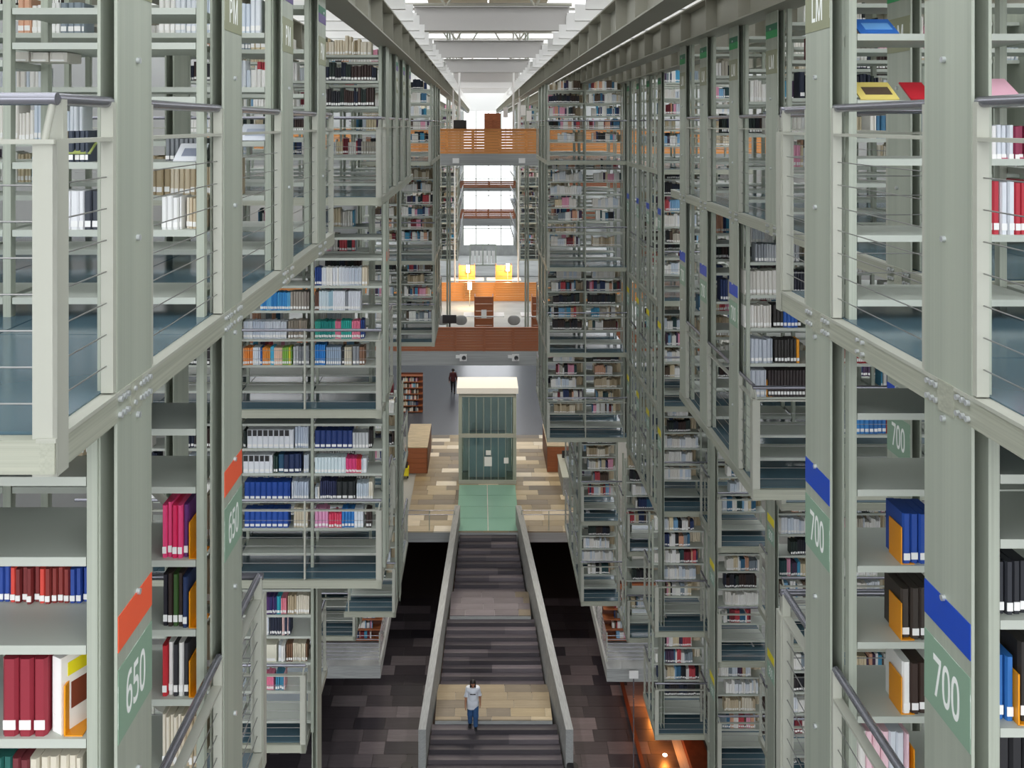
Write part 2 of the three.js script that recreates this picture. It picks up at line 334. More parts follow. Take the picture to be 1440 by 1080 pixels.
for (const [d, i] of [[7.6, 0], [9.0, 1], [10.45, 2], [11.9, 3], [13.1, 4]]) bookcase(1, QX + .09, d, 3, 1.0, FL[0], ROOF, shelfYs(0), 'steel bookcase on the green-striped walkway, ' + NTH[i] + ' row back', null, { p: .45, noInd: i > 1, where: 'on the LM walkway' });
for (const [d, i] of [[10.4, 0], [11.9, 1], [13.1, 2]]) bookcase(1, QX + .09, d, 3, 1.02, FL[1], FL[0] - .14, i ? shelfYs(1) : [-3.76, -3.5, -3.08, -2.7, -2.3, -1.93, -1.56], 'steel bookcase below the green-striped walkway, ' + NTH[i] + ' row back', null, { fill: i > 0, noInd: true });

// ================================================================== LEFT MIDDLE STACK: the big wall of books
const CB = 13.0, CP = 12.65, CW = 1.01;
column(-1, LX, 13.34, FL[2] - .12, 1.12, 'steel column at the edge of the big left wall of books', { signs: [lSigns[1]] });
[[14.86, 'second'], [16.2, 'third'], [17.6, 'fourth']].forEach(([d, n]) => column(-1, LX, d, FL[0] - .12, 1.12, 'steel column on the left middle walkway, ' + n + ' from its front', { signs: [lSigns[0]] }));
walkway(-1, LX, CP, 18.6, 4.2, FL[0], 'glass walkway at the top of the left middle stack');
railing(-1, LX, [[12.7, 13.3], [13.7, 14.86], [15.22, 16.2], [16.56, 17.6]], FL[0], 'cable railing round the top walkway of the left middle stack', { front: [CP + .02, 4.2] });
walkway(-1, LX, CP, 14.4, 4.2, FL[1], 'glass walkway below the teal journals on the left wall of books');
railing(-1, LX, [[13.7, 14.38]], FL[1], 'cable railing in front of the teal and orange books', { front: [CP + .02, 4.2] });
walkway(-1, LX, CP, 14.4, 4.2, FL[2], 'glass walkway below the blue volumes on the left wall of books');
railing(-1, LX, [[13.7, 14.38]], FL[2], 'cable railing in front of the blue and pink volumes', { front: [CP + .02, 4.2] });
walkway(-1, -2.42, CP + .1, 14.6, 3, FL[3], 'lowest glass walkway of the left middle stack, set back');
railing(-1, -2.42, [[13.2, 14.5]], FL[3], 'cable railing of the lowest left middle walkway', { front: [CP + .12, 3] });
column(-1, -2.3, 13.0, -16, FL[2], 'lower steel column under the left wall of books', {});
const cs0 = [-3.76, -3.40, -3.03, -2.63, -2.28, -1.89, -1.60], cs1 = [-6.04, -5.69, -5.30, -4.92, -4.57, -4.22], cs2 = [-8.4, -7.98, -7.58, -7.21, -6.91, -6.55];
bookcase(-1, LX, CB, 4, CW, FL[1], FL[0] - .13, cs0, 'wide steel bookcase with white, teal and orange journals in the left middle stack', null, { fill: false });
bookcase(-1, LX, CB, 4, CW, FL[2], FL[1] - .13, cs1, 'wide steel bookcase with blue, pink and black-topped white volumes in the left middle stack', null, { fill: false });
bookcase(-1, -2.37, CB, 3, CW, FL[3], FL[2] - .13, cs2, 'steel bookcase below the left wall of books, with cream and pink blocks', null, { fill: false });
for (const [d, i] of [[13.3, 0], [14.8, 1], [16.2, 2], [17.6, 3]]) bookcase(-1, LX - .09, d, 3, 1.0, FL[0], ROOF, shelfYs(0), 'steel bookcase on the top left middle walkway, ' + NTH[i] + ' row back', null, { p: .6, noInd: i > 0 });
for (const k of [1, 2]) bookcase(-1, LX - .3, 13.9, 3, 1.0, FL[k], topOf(k) - .02, shelfYs(k), 'steel bookcase seen through the open shelves of the left wall of books, ' + lev(k), null, { noInd: true });
// right-hand contents of the wall of books: [inner bay runs], [outer bay runs]; fractions of the bay from its left end
function bay(i, Y, d, runs, where) {               // bay i counts outwards; runs: [from, to, palette, opts]
  const xl = LX - (i + 1) * CW + .03, w = CW - .06;
  for (const [a, b, p, o] of runs) run(xl + a * w, xl + b * w, Y, d, p, { where, ...(o || {}) });
}
const cd = CB + .02;
bay(0, cs0[4], cd, [[0, .1, 'navy', { h: .25 }], [.1, .42, 'white', { h: .25, set: 0, t: .022 }], [.42, .7, 'pale', { h: .25, t: .02 }], [.7, .78, 'beige', { h: .25 }]], 'on the upper white journal shelf');
bay(0, cs0[3], cd, [[0, .06, ['#6b4a3c'], { h: .26 }], [.06, .27, ['#a9c9d6', '#d7e4ea'], { h: .27, t: .02 }], [.27, .45, ['#e6e8ee'], { h: .27, t: .03, set: 1 }], [.45, .5, 'grey', { h: .26 }], [.5, .68, ['#dcdfe6'], { h: .27, t: .025, set: 1 }]], 'on the white journal shelf');
bay(1, cs0[3], cd, [[.25, .7, 'sky', { h: .25, t: .016 }], [.7, .98, ['#8a8078', '#9c948a'], { h: .26, t: .04 }]], 'on the sky-blue shelf');
bay(0, cs0[2], cd, [[0, .3, 'teal', { h: .24, t: .024 }], [.3, .39, ['#c62d4e', '#e07a96'], { h: .24, t: .024 }], [.39, .55, 'teal', { h: .25, t: .03 }], [.55, .68, ['#ee9a8c', '#e77f9a', '#e9c57c'], { h: .25, t: .03 }], [.68, .73, 'navy', { h: .26 }]], 'on the teal journal shelf');
bay(1, cs0[2], cd, [[0, .65, 'pale', { h: .24, t: .022 }], [.67, .95, ['#b3a392', '#8f8678'], { h: .25 }]], 'on the pale grey journal shelf');
bay(0, cs0[1], cd, [[0, .16, ['#1f6fc0', '#2f86d2'], { h: .28, t: .03 }], [.17, .4, ['#9fb1c6'], { h: .25, t: .03, set: 1 }], [.4, .44, 'dark', { h: .25 }], [.44, .55, ['#cfc7b2'], { h: .25, t: .03, set: 1 }], [.56, .66, 'grey', { h: .26, t: .05 }], [.66, .74, ['#6b4a3c', '#8a6650'], { h: .25 }]], 'on the shelf of blue and cream runs');
bay(1, cs0[1], cd, [[0, .14, ['#e58a3c', '#f0a060'], { h: .24, t: .03 }], [.14, .4, ['#e8953e', '#2f62a8', '#dfe6ee', '#e8953e'], { h: .24, t: .028 }], [.4, .46, ['#4ab4d8'], { h: .25 }], [.46, .58, ['#eecab4'], { h: .24, t: .025, set: 1 }], [.58, .72, ['#b83240', '#3a2a26', '#d8c832', '#86b84a'], { h: .24, t: .03 }], [.74, .98, 'grey', { h: .26, t: .04 }]], 'on the orange and green shelf');
const white2 = ['#e2e5ea'];
bay(1, cs1[4], cd, [[0, .04, 'dark', { h: .24 }], [.06, .75, white2, { h: .26, t: .075, set: 1, cap: 1 }], [.77, .97, 'pale', { h: .3 }]], 'on the shelf of black-topped binders');
bay(0, cs1[4], cd, [[0, .56, 'navy', { h: .25, t: .078, set: 1 }], [.56, .8, ['#c3c6c8'], { h: .22, t: .045, set: 1 }], [.8, .85, 'dark', { h: .25 }]], 'on the navy volume shelf');
bay(1, cs1[3], cd, [[0, .44, white2, { h: .25, t: .075, set: 1, cap: 1 }], [.45, .52, ['#1f3a34'], { h: .24 }], [.52, .86, ['#1c2f58', '#24506e', '#1d2b4c'], { h: .26, t: .075 }], [.9, .98, 'pale', { h: .25 }]], 'beside the black-topped binders on the lower shelf');
bay(0, cs1[3], cd, [[0, .46, ['#d8e6ea'], { h: .22, t: .046, set: 1, top: '#2a9cc0' }], [.46, .62, ['#e0357c', '#e84a88'], { h: .2, t: .022 }], [.62, .69, ['#d83844'], { h: .2, t: .022, set: 1 }], [.69, .77, 'white', { h: .2 }]], 'on the cyan and pink shelf');
bay(1, cs1[2], cd, [[.02, .7, 'royal', { h: .25, t: .078, set: 1 }], [.72, .97, 'pale', { h: .25 }]], 'on the upper royal-blue shelf');
bay(0, cs1[2], cd, [[0, .07, 'white', { h: .18 }], [.08, .32, ['#20294e', '#2a3156'], { h: .26, t: .03 }], [.32, .6, ['#23282a', '#1d2422'], { h: .25, t: .08 }], [.62, .8, ['#2e7cc0', '#5aa4d8', '#c9d4de'], { h: .23, t: .03 }], [.8, .86, 'cream', { h: .25 }]], 'on the black and navy shelf');
bay(1, cs1[1], cd, [[.02, .68, 'royal', { h: .25, t: .078, set: 1 }], [.75, .97, ['#cfc4ac', '#d9cfb8'], { h: .27, t: .04 }]], 'on the lower royal-blue shelf');
bay(0, cs1[1], cd, [[0, .2, ['#dc8ab8', '#e29ec4'], { h: .25, t: .05 }], [.21, .4, ['#d8385c', '#2f4c9c', '#e04868'], { h: .2, t: .035 }], [.4, .72, ['#2f7cc4', '#2468b4', '#e2e8ee', '#2f7cc4'], { h: .26, t: .045 }], [.76, .84, 'dark', { h: .25 }]], 'on the pink and blue shelf');
bay(1, cs2[4], cd, [[.28, .33, 'white', { h: .25 }], [.33, .5, ['#27406e', '#3a3470', '#5c3a78'], { h: .24, t: .02 }], [.5, .56, ['#2aa8b8'], { h: .25 }], [.56, .64, ['#e88a9a', '#3ab0c0'], { h: .22 }], [.66, .98, 'beige', { h: .26, t: .03 }]], 'on the shelf below the left wall of books');
bay(1, cs2[3], cd, [[.28, .38, 'white', { h: .25 }], [.4, .58, ['#b8bcc4', '#2a3044', '#d4d7dc'], { h: .25, t: .02 }], [.58, .7, ['#262c44', '#e8c4c0'], { h: .25 }]], 'on the grey and navy shelf low left');
bay(1, cs2[2], cd, [[.3, .5, ['#dcd9c6'], { h: .24, t: .2, set: 1 }], [.52, .62, 'white', { h: .22 }], [.64, .95, ['#d6cdb8', '#7a5a44'], { h: .25, t: .03 }]], 'beside the cream block low left');
bay(1, cs2[1], cd, [[.32, .46, ['#e0608c', '#e87a9c'], { h: .2, t: .025 }], [.48, .62, ['#3c88a8', '#dfe3e6', '#e8b0b8'], { h: .22, t: .03 }]], 'on the pink shelf low left');
for (let i = 0; i < 4; i++) for (const y of [cs0[3], cs0[2], cs0[1], cs1[4], cs1[3], cs1[2], cs1[1]]) if (i > 1) bay(i, y, cd, [[0, rr(.6, .9), pick(['mixed', 'white', 'dark']), {}]], 'on the outer bays of the left wall of books');

// ================================================================== FAR STACKS (built as the same kit)
function stack(side, X, d, nb, ks, zlen, name, o = {}) {
  for (const k of ks) {
    const xk = o.xk && o.xk[k] !== undefined ? o.xk[k] : X, dk = d + ((o.dk && o.dk[k]) || 0), nbk = (o.nbk && o.nbk[k]) || nb;
    const W = nbk * (o.bw || 1.04) + .1, z1 = dk + ((o.zl && o.zl[k]) || zlen);
    walkway(side, xk, dk, z1, W, FL[k], 'glass walkway of ' + name + ', ' + lev(k));
    railing(side, xk, [[dk + .85, z1 - .05]], FL[k], 'cable railing of ' + name + ', ' + lev(k), { front: [dk + .02, W], cables: 6, thin: .004 });
    let r = 0;
    for (let z = dk + .5; z < z1 - .3; z += 1.42, r++) { if (r > (o.rows || 2)) break; bookcase(side, xk + side * .04, z, nbk, o.bw || 1.04, FL[k], topOf(k) - .02, shelfYs(k, .36), 'steel bookcase of ' + name + ', ' + lev(k) + ', ' + NTH[r] + ' row', null, { noInd: true, p: r ? .7 : .9, back: r === 0 && rnd() > .3, fillBays: r ? 1 : 9 }); }
  }
}
// right tower facing the camera beside the bridges
stack(1, RX, 25.2, 2, [0, 1, 2, 3], 5, 'the tall tower right of the bridges', { bw: 1.06 });
stack(1, 2.75, 25.3, 1, [4, 5], 5, 'the narrow lower tower right of the stairs', { bw: 1.02 });
[[25.9, FL[3] - .12], [27.3, FL[3] - .12], [28.7, FL[3] - .12]].forEach(([d, y], i) => column(1, RX, d, y, 1.12, 'steel column of the tall tower right of the bridges, ' + NTH[i] + ' from its front', {}));
column(1, 3.98, 25.6, FL[3] - .12, 1.12, 'outer front column of the tall tower right of the bridges', {});
column(1, 2.75, 25.8, FL[5] - .12, FL[3], 'front column of the narrow lower tower right of the stairs', {});
// far right row with blue and yellow stripes
const dSigns = [rSigns[0], rSigns[1], { k: 2, c: M.yellowStripe, text: '800' }, { k: 3, c: M.yellowStripe, text: '800' }];
[[20.0, 'first', 5], [21.4, 'second', 3], [22.8, 'third', 3], [24.3, 'fourth', 5]].forEach(([d, n, k]) => column(1, 3.9, d, FL[k] - .12, 1.12, 'steel column with blue and yellow stripes, ' + n + ' in the far right row', { signs: dSigns }));
stack(1, 3.9, 20.4, 2, [0, 1, 2, 3], 4.4, 'the yellow-striped far right row', {});
stack(1, 3.74, 19.8, 1, [4, 5], 1.5, 'the low front of the yellow-striped far right row', { bw: 1.15 });
stack(1, 3.72, 23.5, 1, [4, 5], 1.6, 'the slim low tower between stairs and yellow-striped row', { bw: 1.0 });
stack(1, 4.8, 18.7, 1, [2, 3, 4, 5, 6], 1.6, 'the outer right tower behind the second row', { bw: 1.1 });
[[18.8, 'front']].forEach(([d, n]) => column(1, 4.75, d, -16, FL[0], n + ' steel column with yellow stripe in the outer right tower', { signs: [{ k: 5, c: M.yellowStripe, text: '900' }, { k: 4, c: M.yellowStripe, text: '900' }] }));
stack(1, 4.95, 15.2, 2, [2, 3, 4, 5], 1.3, 'the outermost right tower', {});
column(1, 4.92, 15.5, FL[5] - .12, 1.12, 'hanging steel column with yellow stripe of the outermost right tower', { signs: [dSigns[2], dSigns[3], { k: 4, c: M.yellowStripe, text: '900' }] });
column(1, 5.25, 8.9, FL[3] - .12, 1.12, 'hanging steel column of the dim tower behind the blue-striped columns', {});
column(-1, -1.86, 21.3, FL[4] - .12, 1.12, 'hanging steel column of the narrow left tower over the stairs', {});
column(-1, -3.15, 24.2, FL[5] - .12, 1.12, 'hanging steel column of the low left tower above the gallery', {});
stack(1, 5.3, 8.2, 3, [2, 3], 4, 'the dim tower behind the blue-striped columns', {});
// left far towers
stack(-1, -1.32, 24.6, 2, [0], 5.6, 'the left tower beside the upper bridge', {});
stack(-1, -1.32, 26.4, 2, [1, 2], 5, 'the left tower beside the lower bridge', {});
[[26.9, FL[2] - .12], [28.3, FL[2] - .12], [29.7, FL[2] - .12]].forEach(([d, y], i) => column(-1, -1.32, d, y, 1.12, 'steel column of the left tower beside the bridges, ' + NTH[i] + ' from its front', {}));
stack(-1, -1.9, 20.6, 1, [3, 4], 3.6, 'the narrow left tower over the stairs', { bw: 1.05 });
stack(-1, -3.2, 23.6, 2, [4, 5], 4, 'the low left tower above the wooden gallery', {});
stack(-1, -1.45, 58.6, 3, [0, 1, 2, 3], 19, 'the farthest left stack', { rows: 4 });
stack(1, 2.45, 58.6, 3, [0, 1, 2, 3], 19, 'the farthest right stack', { rows: 4 });

// ================================================================== GROUND: mezzanine, stairs, elevator
const MZ = -19.4;
{
  const g = thing('floor_mezzanine', 'concrete gallery slab around the stairs with stone tiles', 'floor', 0, MZ - .5, 44); g.userData.kind = 'structure';
  box('slab', M.concrete, g, -10.9, 12.4, MZ - .52, MZ - .06, 44, 111.9);
  box('slab', M.concrete, g, -10.9, -3.6, MZ - .52, MZ - .06, 33.2, 44);
  box('slab', M.concrete, g, 4.5, 12.4, MZ - .52, MZ - .06, 33.0, 44);
  box('dark_floor', M.floorGrey, g, -10.9, 12.4, MZ - .06, MZ - .005, 57.5, 111.9);
  let r = 0;
  for (let d = 44.0; d < 57.4; d += .62, r++) {
    for (let x = -3.6 - (r % 3) * .45; x < 4.7;) {
      const w = rr(.9, 1.9), x1 = Math.min(x + w, 4.75), x0 = Math.max(x, -3.6);
      if (x1 - x0 > .1) box('tile', pick(tanMats), g, x0 + .006, x1 - .006, MZ - .06, MZ - rr(0, .004), d + .006, d + .614);
      x += w;
    }
  }
}
{
  const g = thing('floor_ground', 'dark mottled stone tiles of the ground floor', 'floor', 0, gY, 33); g.userData.kind = 'structure';
  let r = 0;
  for (let d = 30; d < 46; d += .72, r++) for (const [xa, xb] of [[-8, -1.9], [2.7, 7.4]]) for (let x = xa - (r % 2) * .6; x < xb;) { const w = rr(.9, 1.7); if (Math.min(x + w, xb) - Math.max(x, xa) > .1) box('tile', pick(tileMats), g, Math.max(x, xa) + .006, Math.min(x + w, xb) - .006, gY - .03, gY + rr(0, .004), d + .006, d + .714); x += w; }
}
// stairs: three flights, flaring towards the camera
{
  const g = thing('staircase', 'dark stone staircase flaring down from the glass landing', 'stairs', .4, gY, 33);
  const edge = d => { const t = (44 - d) / (44 - 34.75); return [-.98 - .84 * t, 1.68 + 1.15 * t]; };
  const treads = [];
  let y = MZ, d = 44;
  const flight = (n, run) => { for (let i = 0; i < n; i++) { y -= 1.5 / 9; treads.push([y, d, d - run]); d -= run; } };
  flight(9, .3); treads.push([y, d, d - 2.0]); d -= 2.0; flight(9, .262); treads.push([y, d, d - 2.2]); d -= 2.2; flight(9, .3);
  treads.forEach(([yy, da, db], i) => {
    const [l, r] = edge((da + db) / 2), landing = da - db > 1;
    if (landing) { let k = 0; for (let z = da; z > db + .05; z -= .5, k++) for (let x = l - (k % 2) * .5; x < r;) { const w = rr(.9, 1.6), z0 = Math.max(z - .5, db); if (Math.min(x + w, r) - Math.max(x, l) > .1) box('tile', i > 12 ? pick(tanMats.slice(0, 5)) : pick([tileMats[3], tileMats[6], tanMats[3]]), g, Math.max(x, l) + .005, Math.min(x + w, r) - .005, yy - .04, yy, z0 + .004, z - .004); x += w; } box('landing_slab', M.concrete, g, l, r, yy - .3, yy - .04, db, da); }
    else { const c = rr(l + 1, r - 1); box('step', tileMats[i % 3], g, l, c, yy - .2, yy, db - .02, da); box('step', tileMats[(i * 2 + 1) % 5], g, c, r, yy - .2, yy, db - .02, da); }
  });
  // parapets: straight, about a metre above the treads, flaring with the flights
  for (const s of [0, 1]) {
    const v = [], o = s ? .27 : -.27, da = 44.7, db = 33.35, xa = s ? 1.69 : -.99, xb = s ? 3.07 : -1.98, q = (x, yy, dd) => [x, EYE + yy, -dd];
    const A = [q(xa, MZ + .95, da), q(xa + o, MZ + .95, da), q(xa + o, MZ - 1.2, da), q(xa, MZ - 1.2, da)], B = [q(xb, -21.86, db), q(xb + o, -21.86, db), q(xb + o, gY, db), q(xb, gY, db)];
    const uv = [], quad = (a, b, c, e) => { v.push(...a, ...b, ...c, ...a, ...c, ...e); uv.push(0, 0, 1, 0, 1, 6, 0, 0, 1, 6, 0, 6); };
    quad(A[0], A[1], B[1], B[0]); quad(A[1], A[2], B[2], B[1]); quad(A[2], A[3], B[3], B[2]); quad(A[3], A[0], B[0], B[3]); quad(A[0], A[3], A[2], A[1]); quad(B[0], B[1], B[2], B[3]);
    const ge = new THREE.BufferGeometry(); ge.setAttribute('position', new THREE.Float32BufferAttribute(v, 3)); ge.setAttribute('uv', new THREE.Float32BufferAttribute(uv, 2)); ge.computeVertexNormals();
    const m = shadow(new THREE.Mesh(ge, M.concrete)); m.material.side = THREE.DoubleSide; m.name = 'parapet'; m.position.sub(absPos(g)); g.add(m);
  }
}
// green glass landing in front of the elevator
{
  const g = thing('glass_landing', 'green glass floor between the stairs and the glass elevator', 'floor', .35, MZ, 44.05);
  for (let i = 0; i < 4; i++) for (let j = 0; j < 2; j++) box('glass_panel', M.glassGreen, g, -1.15 + j * 1.52, .35 - .02 + j * 1.52, MZ - .05, MZ + .015, 44.05 + i * 1.4, 44.05 + (i + 1) * 1.4 - .025);
  box('joint', M.white, g, .335, .365, MZ - .05, MZ + .02, 44.05, 49.6);
}
{
  const g = thing('elevator', 'glass elevator shaft with white flat roof on the tiled landing', 'elevator', .37, MZ, 49.8);
  const x0 = -1.19, x1 = 1.92, d0 = 49.8, d1 = 51.8, T = -14.5;
  box('roof', M.white, g, x0 - .1, x1 + .1, T, T + .3, d0 - .15, d1);
  for (const [x, d] of [[x0, d0], [x1 - .18, d0], [x0, d1 - .2], [x1 - .18, d1 - .2]]) box('post', M.steel, g, x, x + .18, MZ, T, d, d + .2);
  for (const y of [MZ, MZ + 2.5, T - .2]) box('beam', M.post, g, x0, x1, y, y + .2, d0 - .04, d0 + .1);
  const gl = new THREE.MeshPhysicalMaterial({ color: '#dbe8e8', roughness: .05, transmission: 1, thickness: 0 });
  for (const [ya, yb] of [[MZ + .2, MZ + 2.5], [MZ + 2.7, T - .2]]) for (let i = 0; i < 7; i++) { box('glass_pane', gl, g, x0 + .18 + i * .394, x0 + .18 + (i + 1) * .394 - .03, ya, yb, d0 + .04, d0 + .05); if (i) box('mullion', M.steel, g, x0 + .18 + i * .394 - .03, x0 + .18 + i * .394, ya, yb, d0 + .02, d0 + .07); }
  for (const x of [x0 + .02, x1 - .04]) for (const [ya, yb] of [[MZ + .2, MZ + 2.5], [MZ + 2.7, T - .2]]) box('glass_pane', gl, g, x, x + .02, ya, yb, d0 + .25, d1 - .2);
  box('cab', M.cab, g, x0 + .5, x1 - .5, MZ + .1, MZ + 2.3, d0 + .7, d1 - .25);
  box('back_panel', M.white, g, x0 + .2, x1 - .2, MZ, T, d1 - .12, d1 - .08);
  box('notice', M.label, g, .28, .55, MZ + 1.55, MZ + 1.8, d0 + .0, d0 + .015); box('notice', M.label, g, .2, .6, MZ + .95, MZ + 1.45, d0 + .0, d0 + .015);
  box('call_panel', M.label, g, 1.25, 1.5, MZ + 1.1, MZ + 1.4, d0 + .0, d0 + .02);
}
// wooden shelving and parapets of the gallery
for (const [x0, x1, d, n] of [[-6.5, -3.65, 34.6, 'left'], [4.6, 7.5, 34.6, 'right']]) {
  const g = thing('wooden_bookcase', 'reddish wooden bookcase on the concrete gallery, ' + n + ' of the stairs', 'bookcase', x0, MZ, d);
  box('back', M.woodDark, g, x0, x1, MZ, MZ + 2.1, d + .4, d + .45);
  for (let i = 0; i < 6; i++) box('shelf', M.woodRed, g, x0, x1, MZ + .05 + i * .38, MZ + .09 + i * .38, d, d + .4);
  for (let i = 0; i < 5; i++) run(x0 + .3 + rr(0, .4), x1 - .2 - rr(0, .6), MZ + .09 + i * .38, d + .08, 'mixed', { noInd: true, label: false });
  const rl = thing('railing', 'thin metal railing at the concrete gallery edge, ' + n + ' of the stairs', 'railing', n === 'left' ? -3.65 : 4.55, MZ, 33.3);
  const xe = n === 'left' ? -3.65 : 4.55, xo = n === 'left' ? -6.5 : 7.5;
  for (let i = 0; i < 7; i++) { rod('bar', M.rail, rl, [xe, MZ + .12 + i * .14, 33.3], [xo, MZ + .12 + i * .14, 33.3], .012); rod('bar', M.rail, rl, [xe, MZ + .12 + i * .14, 33.3], [xe, MZ + .12 + i * .14, 43.9], .012); }
  for (let d = 33.3; d < 44; d += 1.5) box('post', M.post, rl, xe - .02, xe + .02, MZ, MZ + 1.05, d, d + .04);
  const r2 = thing('railing', 'thin front railing of the tiled landing, ' + n + ' of the staircase', 'railing', xe, MZ, 44.1);
  const xs = n === 'left' ? -1.25 : 1.95;
  for (const y of [.95, .75]) rod('bar', M.rail, r2, [xe, MZ + y, 44.1], [xs, MZ + y, 44.1], .018);
  for (const t of [0, .5, 1]) box('post', M.steel, r2, xe + (xs - xe) * t - .02, xe + (xs - xe) * t + .02, MZ, MZ + .95, 44.08, 44.12);
}
for (const [x0, x1, da, db, n] of [[-4.2, -2.95, 51.3, 53.3, 'left'], [3.7, 4.9, 51.5, 53.3, 'right']]) { const g = thing('wooden_counter', 'orange-brown wooden counter on the landing, ' + n + ' of the elevator', 'counter', x0, MZ, da); for (let i = 0; i < 5; i++) box('plank', M.woodRed, g, x0, x1, MZ + i * .28, MZ + i * .28 + .27, da, da + .06); box('top', tanMats[2], g, x0, x1, MZ + 1.4, MZ + 1.45, da, db + 2); box('side', M.woodDark, g, n === 'left' ? x1 - .05 : x0, n === 'left' ? x1 : x0 + .05, MZ, MZ + 1.4, da, db + 2); }

{ const c = at(803, 690, 50.5); const g = thing('reception_desk', 'grey desk with dark monitor right of the landing', 'desk', c[0], MZ, 49.5); box('body', M.concrete, g, 4.3, 5.2, MZ, MZ + .95, 48.2, 52); box('top', M.shelf, g, 4.25, 5.25, MZ + .95, MZ + 1.0, 48.1, 52.1); box('monitor', M.black, g, 4.45, 5.0, MZ + 1.1, MZ + 1.5, 50.6, 50.65); box('monitor_stand', M.black, g, 4.68, 4.76, MZ + 1.0, MZ + 1.1, 50.6, 50.65); }
{ const g = thing('cleaning_cart', 'small yellow and black cleaning cart at the left landing edge', 'cart', -4.3, MZ, 51); box('bucket', M.yellowStripe, g, -4.35, -3.95, MZ + .15, MZ + .55, 50.5, 51); box('press', M.black, g, -4.3, -4.0, MZ + .55, MZ + .8, 50.6, 50.9); rod('handle', M.black, g, [-4.15, MZ + .6, 50.9], [-4.25, MZ + 1.4, 51], .025); for (const x of [-4.3, -4.0]) box('wheel', M.black, g, x - .04, x + .04, MZ, MZ + .15, 50.6, 50.75); }
{ const g = thing('wooden_bookcase', 'dark wooden bookcase beside the shiny grey floor under the bridge', 'bookcase', -5.2, MZ, 62); box('back', M.woodDark, g, -5.6, -3.9, MZ, MZ + 2.6, 62.4, 62.45); for (let i = 0; i < 7; i++) { box('shelf', M.woodRed, g, -5.6, -3.9, MZ + .05 + i * .4, MZ + .09 + i * .4, 62, 62.4); if (i < 6) run(-5.5, -4.2, MZ + .09 + i * .4, 62.05, 'mixed', { noInd: true, label: false }); } }

// ================================================================== BRIDGES
function bridge(d, dBack, xl, xr, Yt, hW, hC, mat, label, panels, slats) {
  const g = thing('bridge', label, 'bridge', (xl + xr) / 2, Yt - hW - hC, d);
  box('concrete_edge', M.concrete, g, xl, xr, Yt - hW - hC, Yt - hW, d, d + .3);
  box('deck', M.concrete, g, xl, xr, Yt - hW - .25, Yt - hW, d + .3, dBack);
  const w = (xr - xl) / panels;
  for (let p = 0; p < panels; p++) { for (let i = 0; i < slats; i++) box('slat', mat, g, xl + p * w + .02, xl + (p + 1) * w - .02, Yt - hW + (i + .03) * hW / slats, Yt - hW + (i + .95) * hW / slats, d + .02 + rr(0, .015), d + .06); box('stile', mat, g, xl + p * w - .06, xl + p * w + .06, Yt - hW, Yt, d, d + .03); }
  box('coping', mat, g, xl, xr, Yt - .03, Yt, d - .01, d + .12);
  return g;
}
const upperBridge = bridge(37, 41, -10.9, 12.4, -.2, 1.0, .48, M.woodLight, 'upper bridge with orange slatted wood parapet over grey concrete', 22, 9);
bridge(39, 50, -10.9, 12.4, -8.6, 1.0, .6, M.woodRed, 'middle bridge with reddish slatted wood parapet and concrete edge', 19, 9);
bridge(50, 58, -10.9, 12.4, -8.6, 1.0, .3, M.woodLight, 'glowing yellow wood parapet at the back of the middle bridge', 14, 8);
bridge(93, 96, -10.9, 12.4, -8.6, .95, .75, M.woodRed, 'small far bridge with reddish parapet before the end window', 2, 6);
bridge(80, 84, -10.9, 12.4, -4.95, .6, .3, M.woodRed, 'distant reddish parapet high before the end window', 2, 4);
for (const [px, n] of [[648.5, 'left'], [722, 'right']]) { const c = at(px + 3, 503, 38.95); const g = thing('wall_lamp', 'small white spotlight with black lens on the middle bridge edge, ' + n, 'lamp', c[0], c[1] - .15, 38.9); box('plate', M.label, g, c[0] - .15, c[0] + .15, c[1] - .14, c[1] + .14, 38.93, 38.99); rod('lens', M.black, g, [c[0] + .03, c[1], 38.93], [c[0] + .03, c[1], 38.86], .09); box('arm', M.label, g, c[0] - .32, c[0] - .15, c[1] - .02, c[1] + .1, 38.94, 38.99); const l = new THREE.SpotLight(0xfff6ec, 115, 0, .62, 1, 2); l.position.set(.03, .15, .1); l.target.position.set(.2 - c[0] * .3, -12, 3.2); l.castShadow = true; l.shadow.radius = 4; g.add(l); g.add(l.target); }
for (const px of [641, 734]) { const c = at(px, 226, 36.98); box('white_fitting', M.label, upperBridge, c[0] - .13, c[0] + .13, c[1] - .1, c[1] + .1, 36.95, 37.0); }
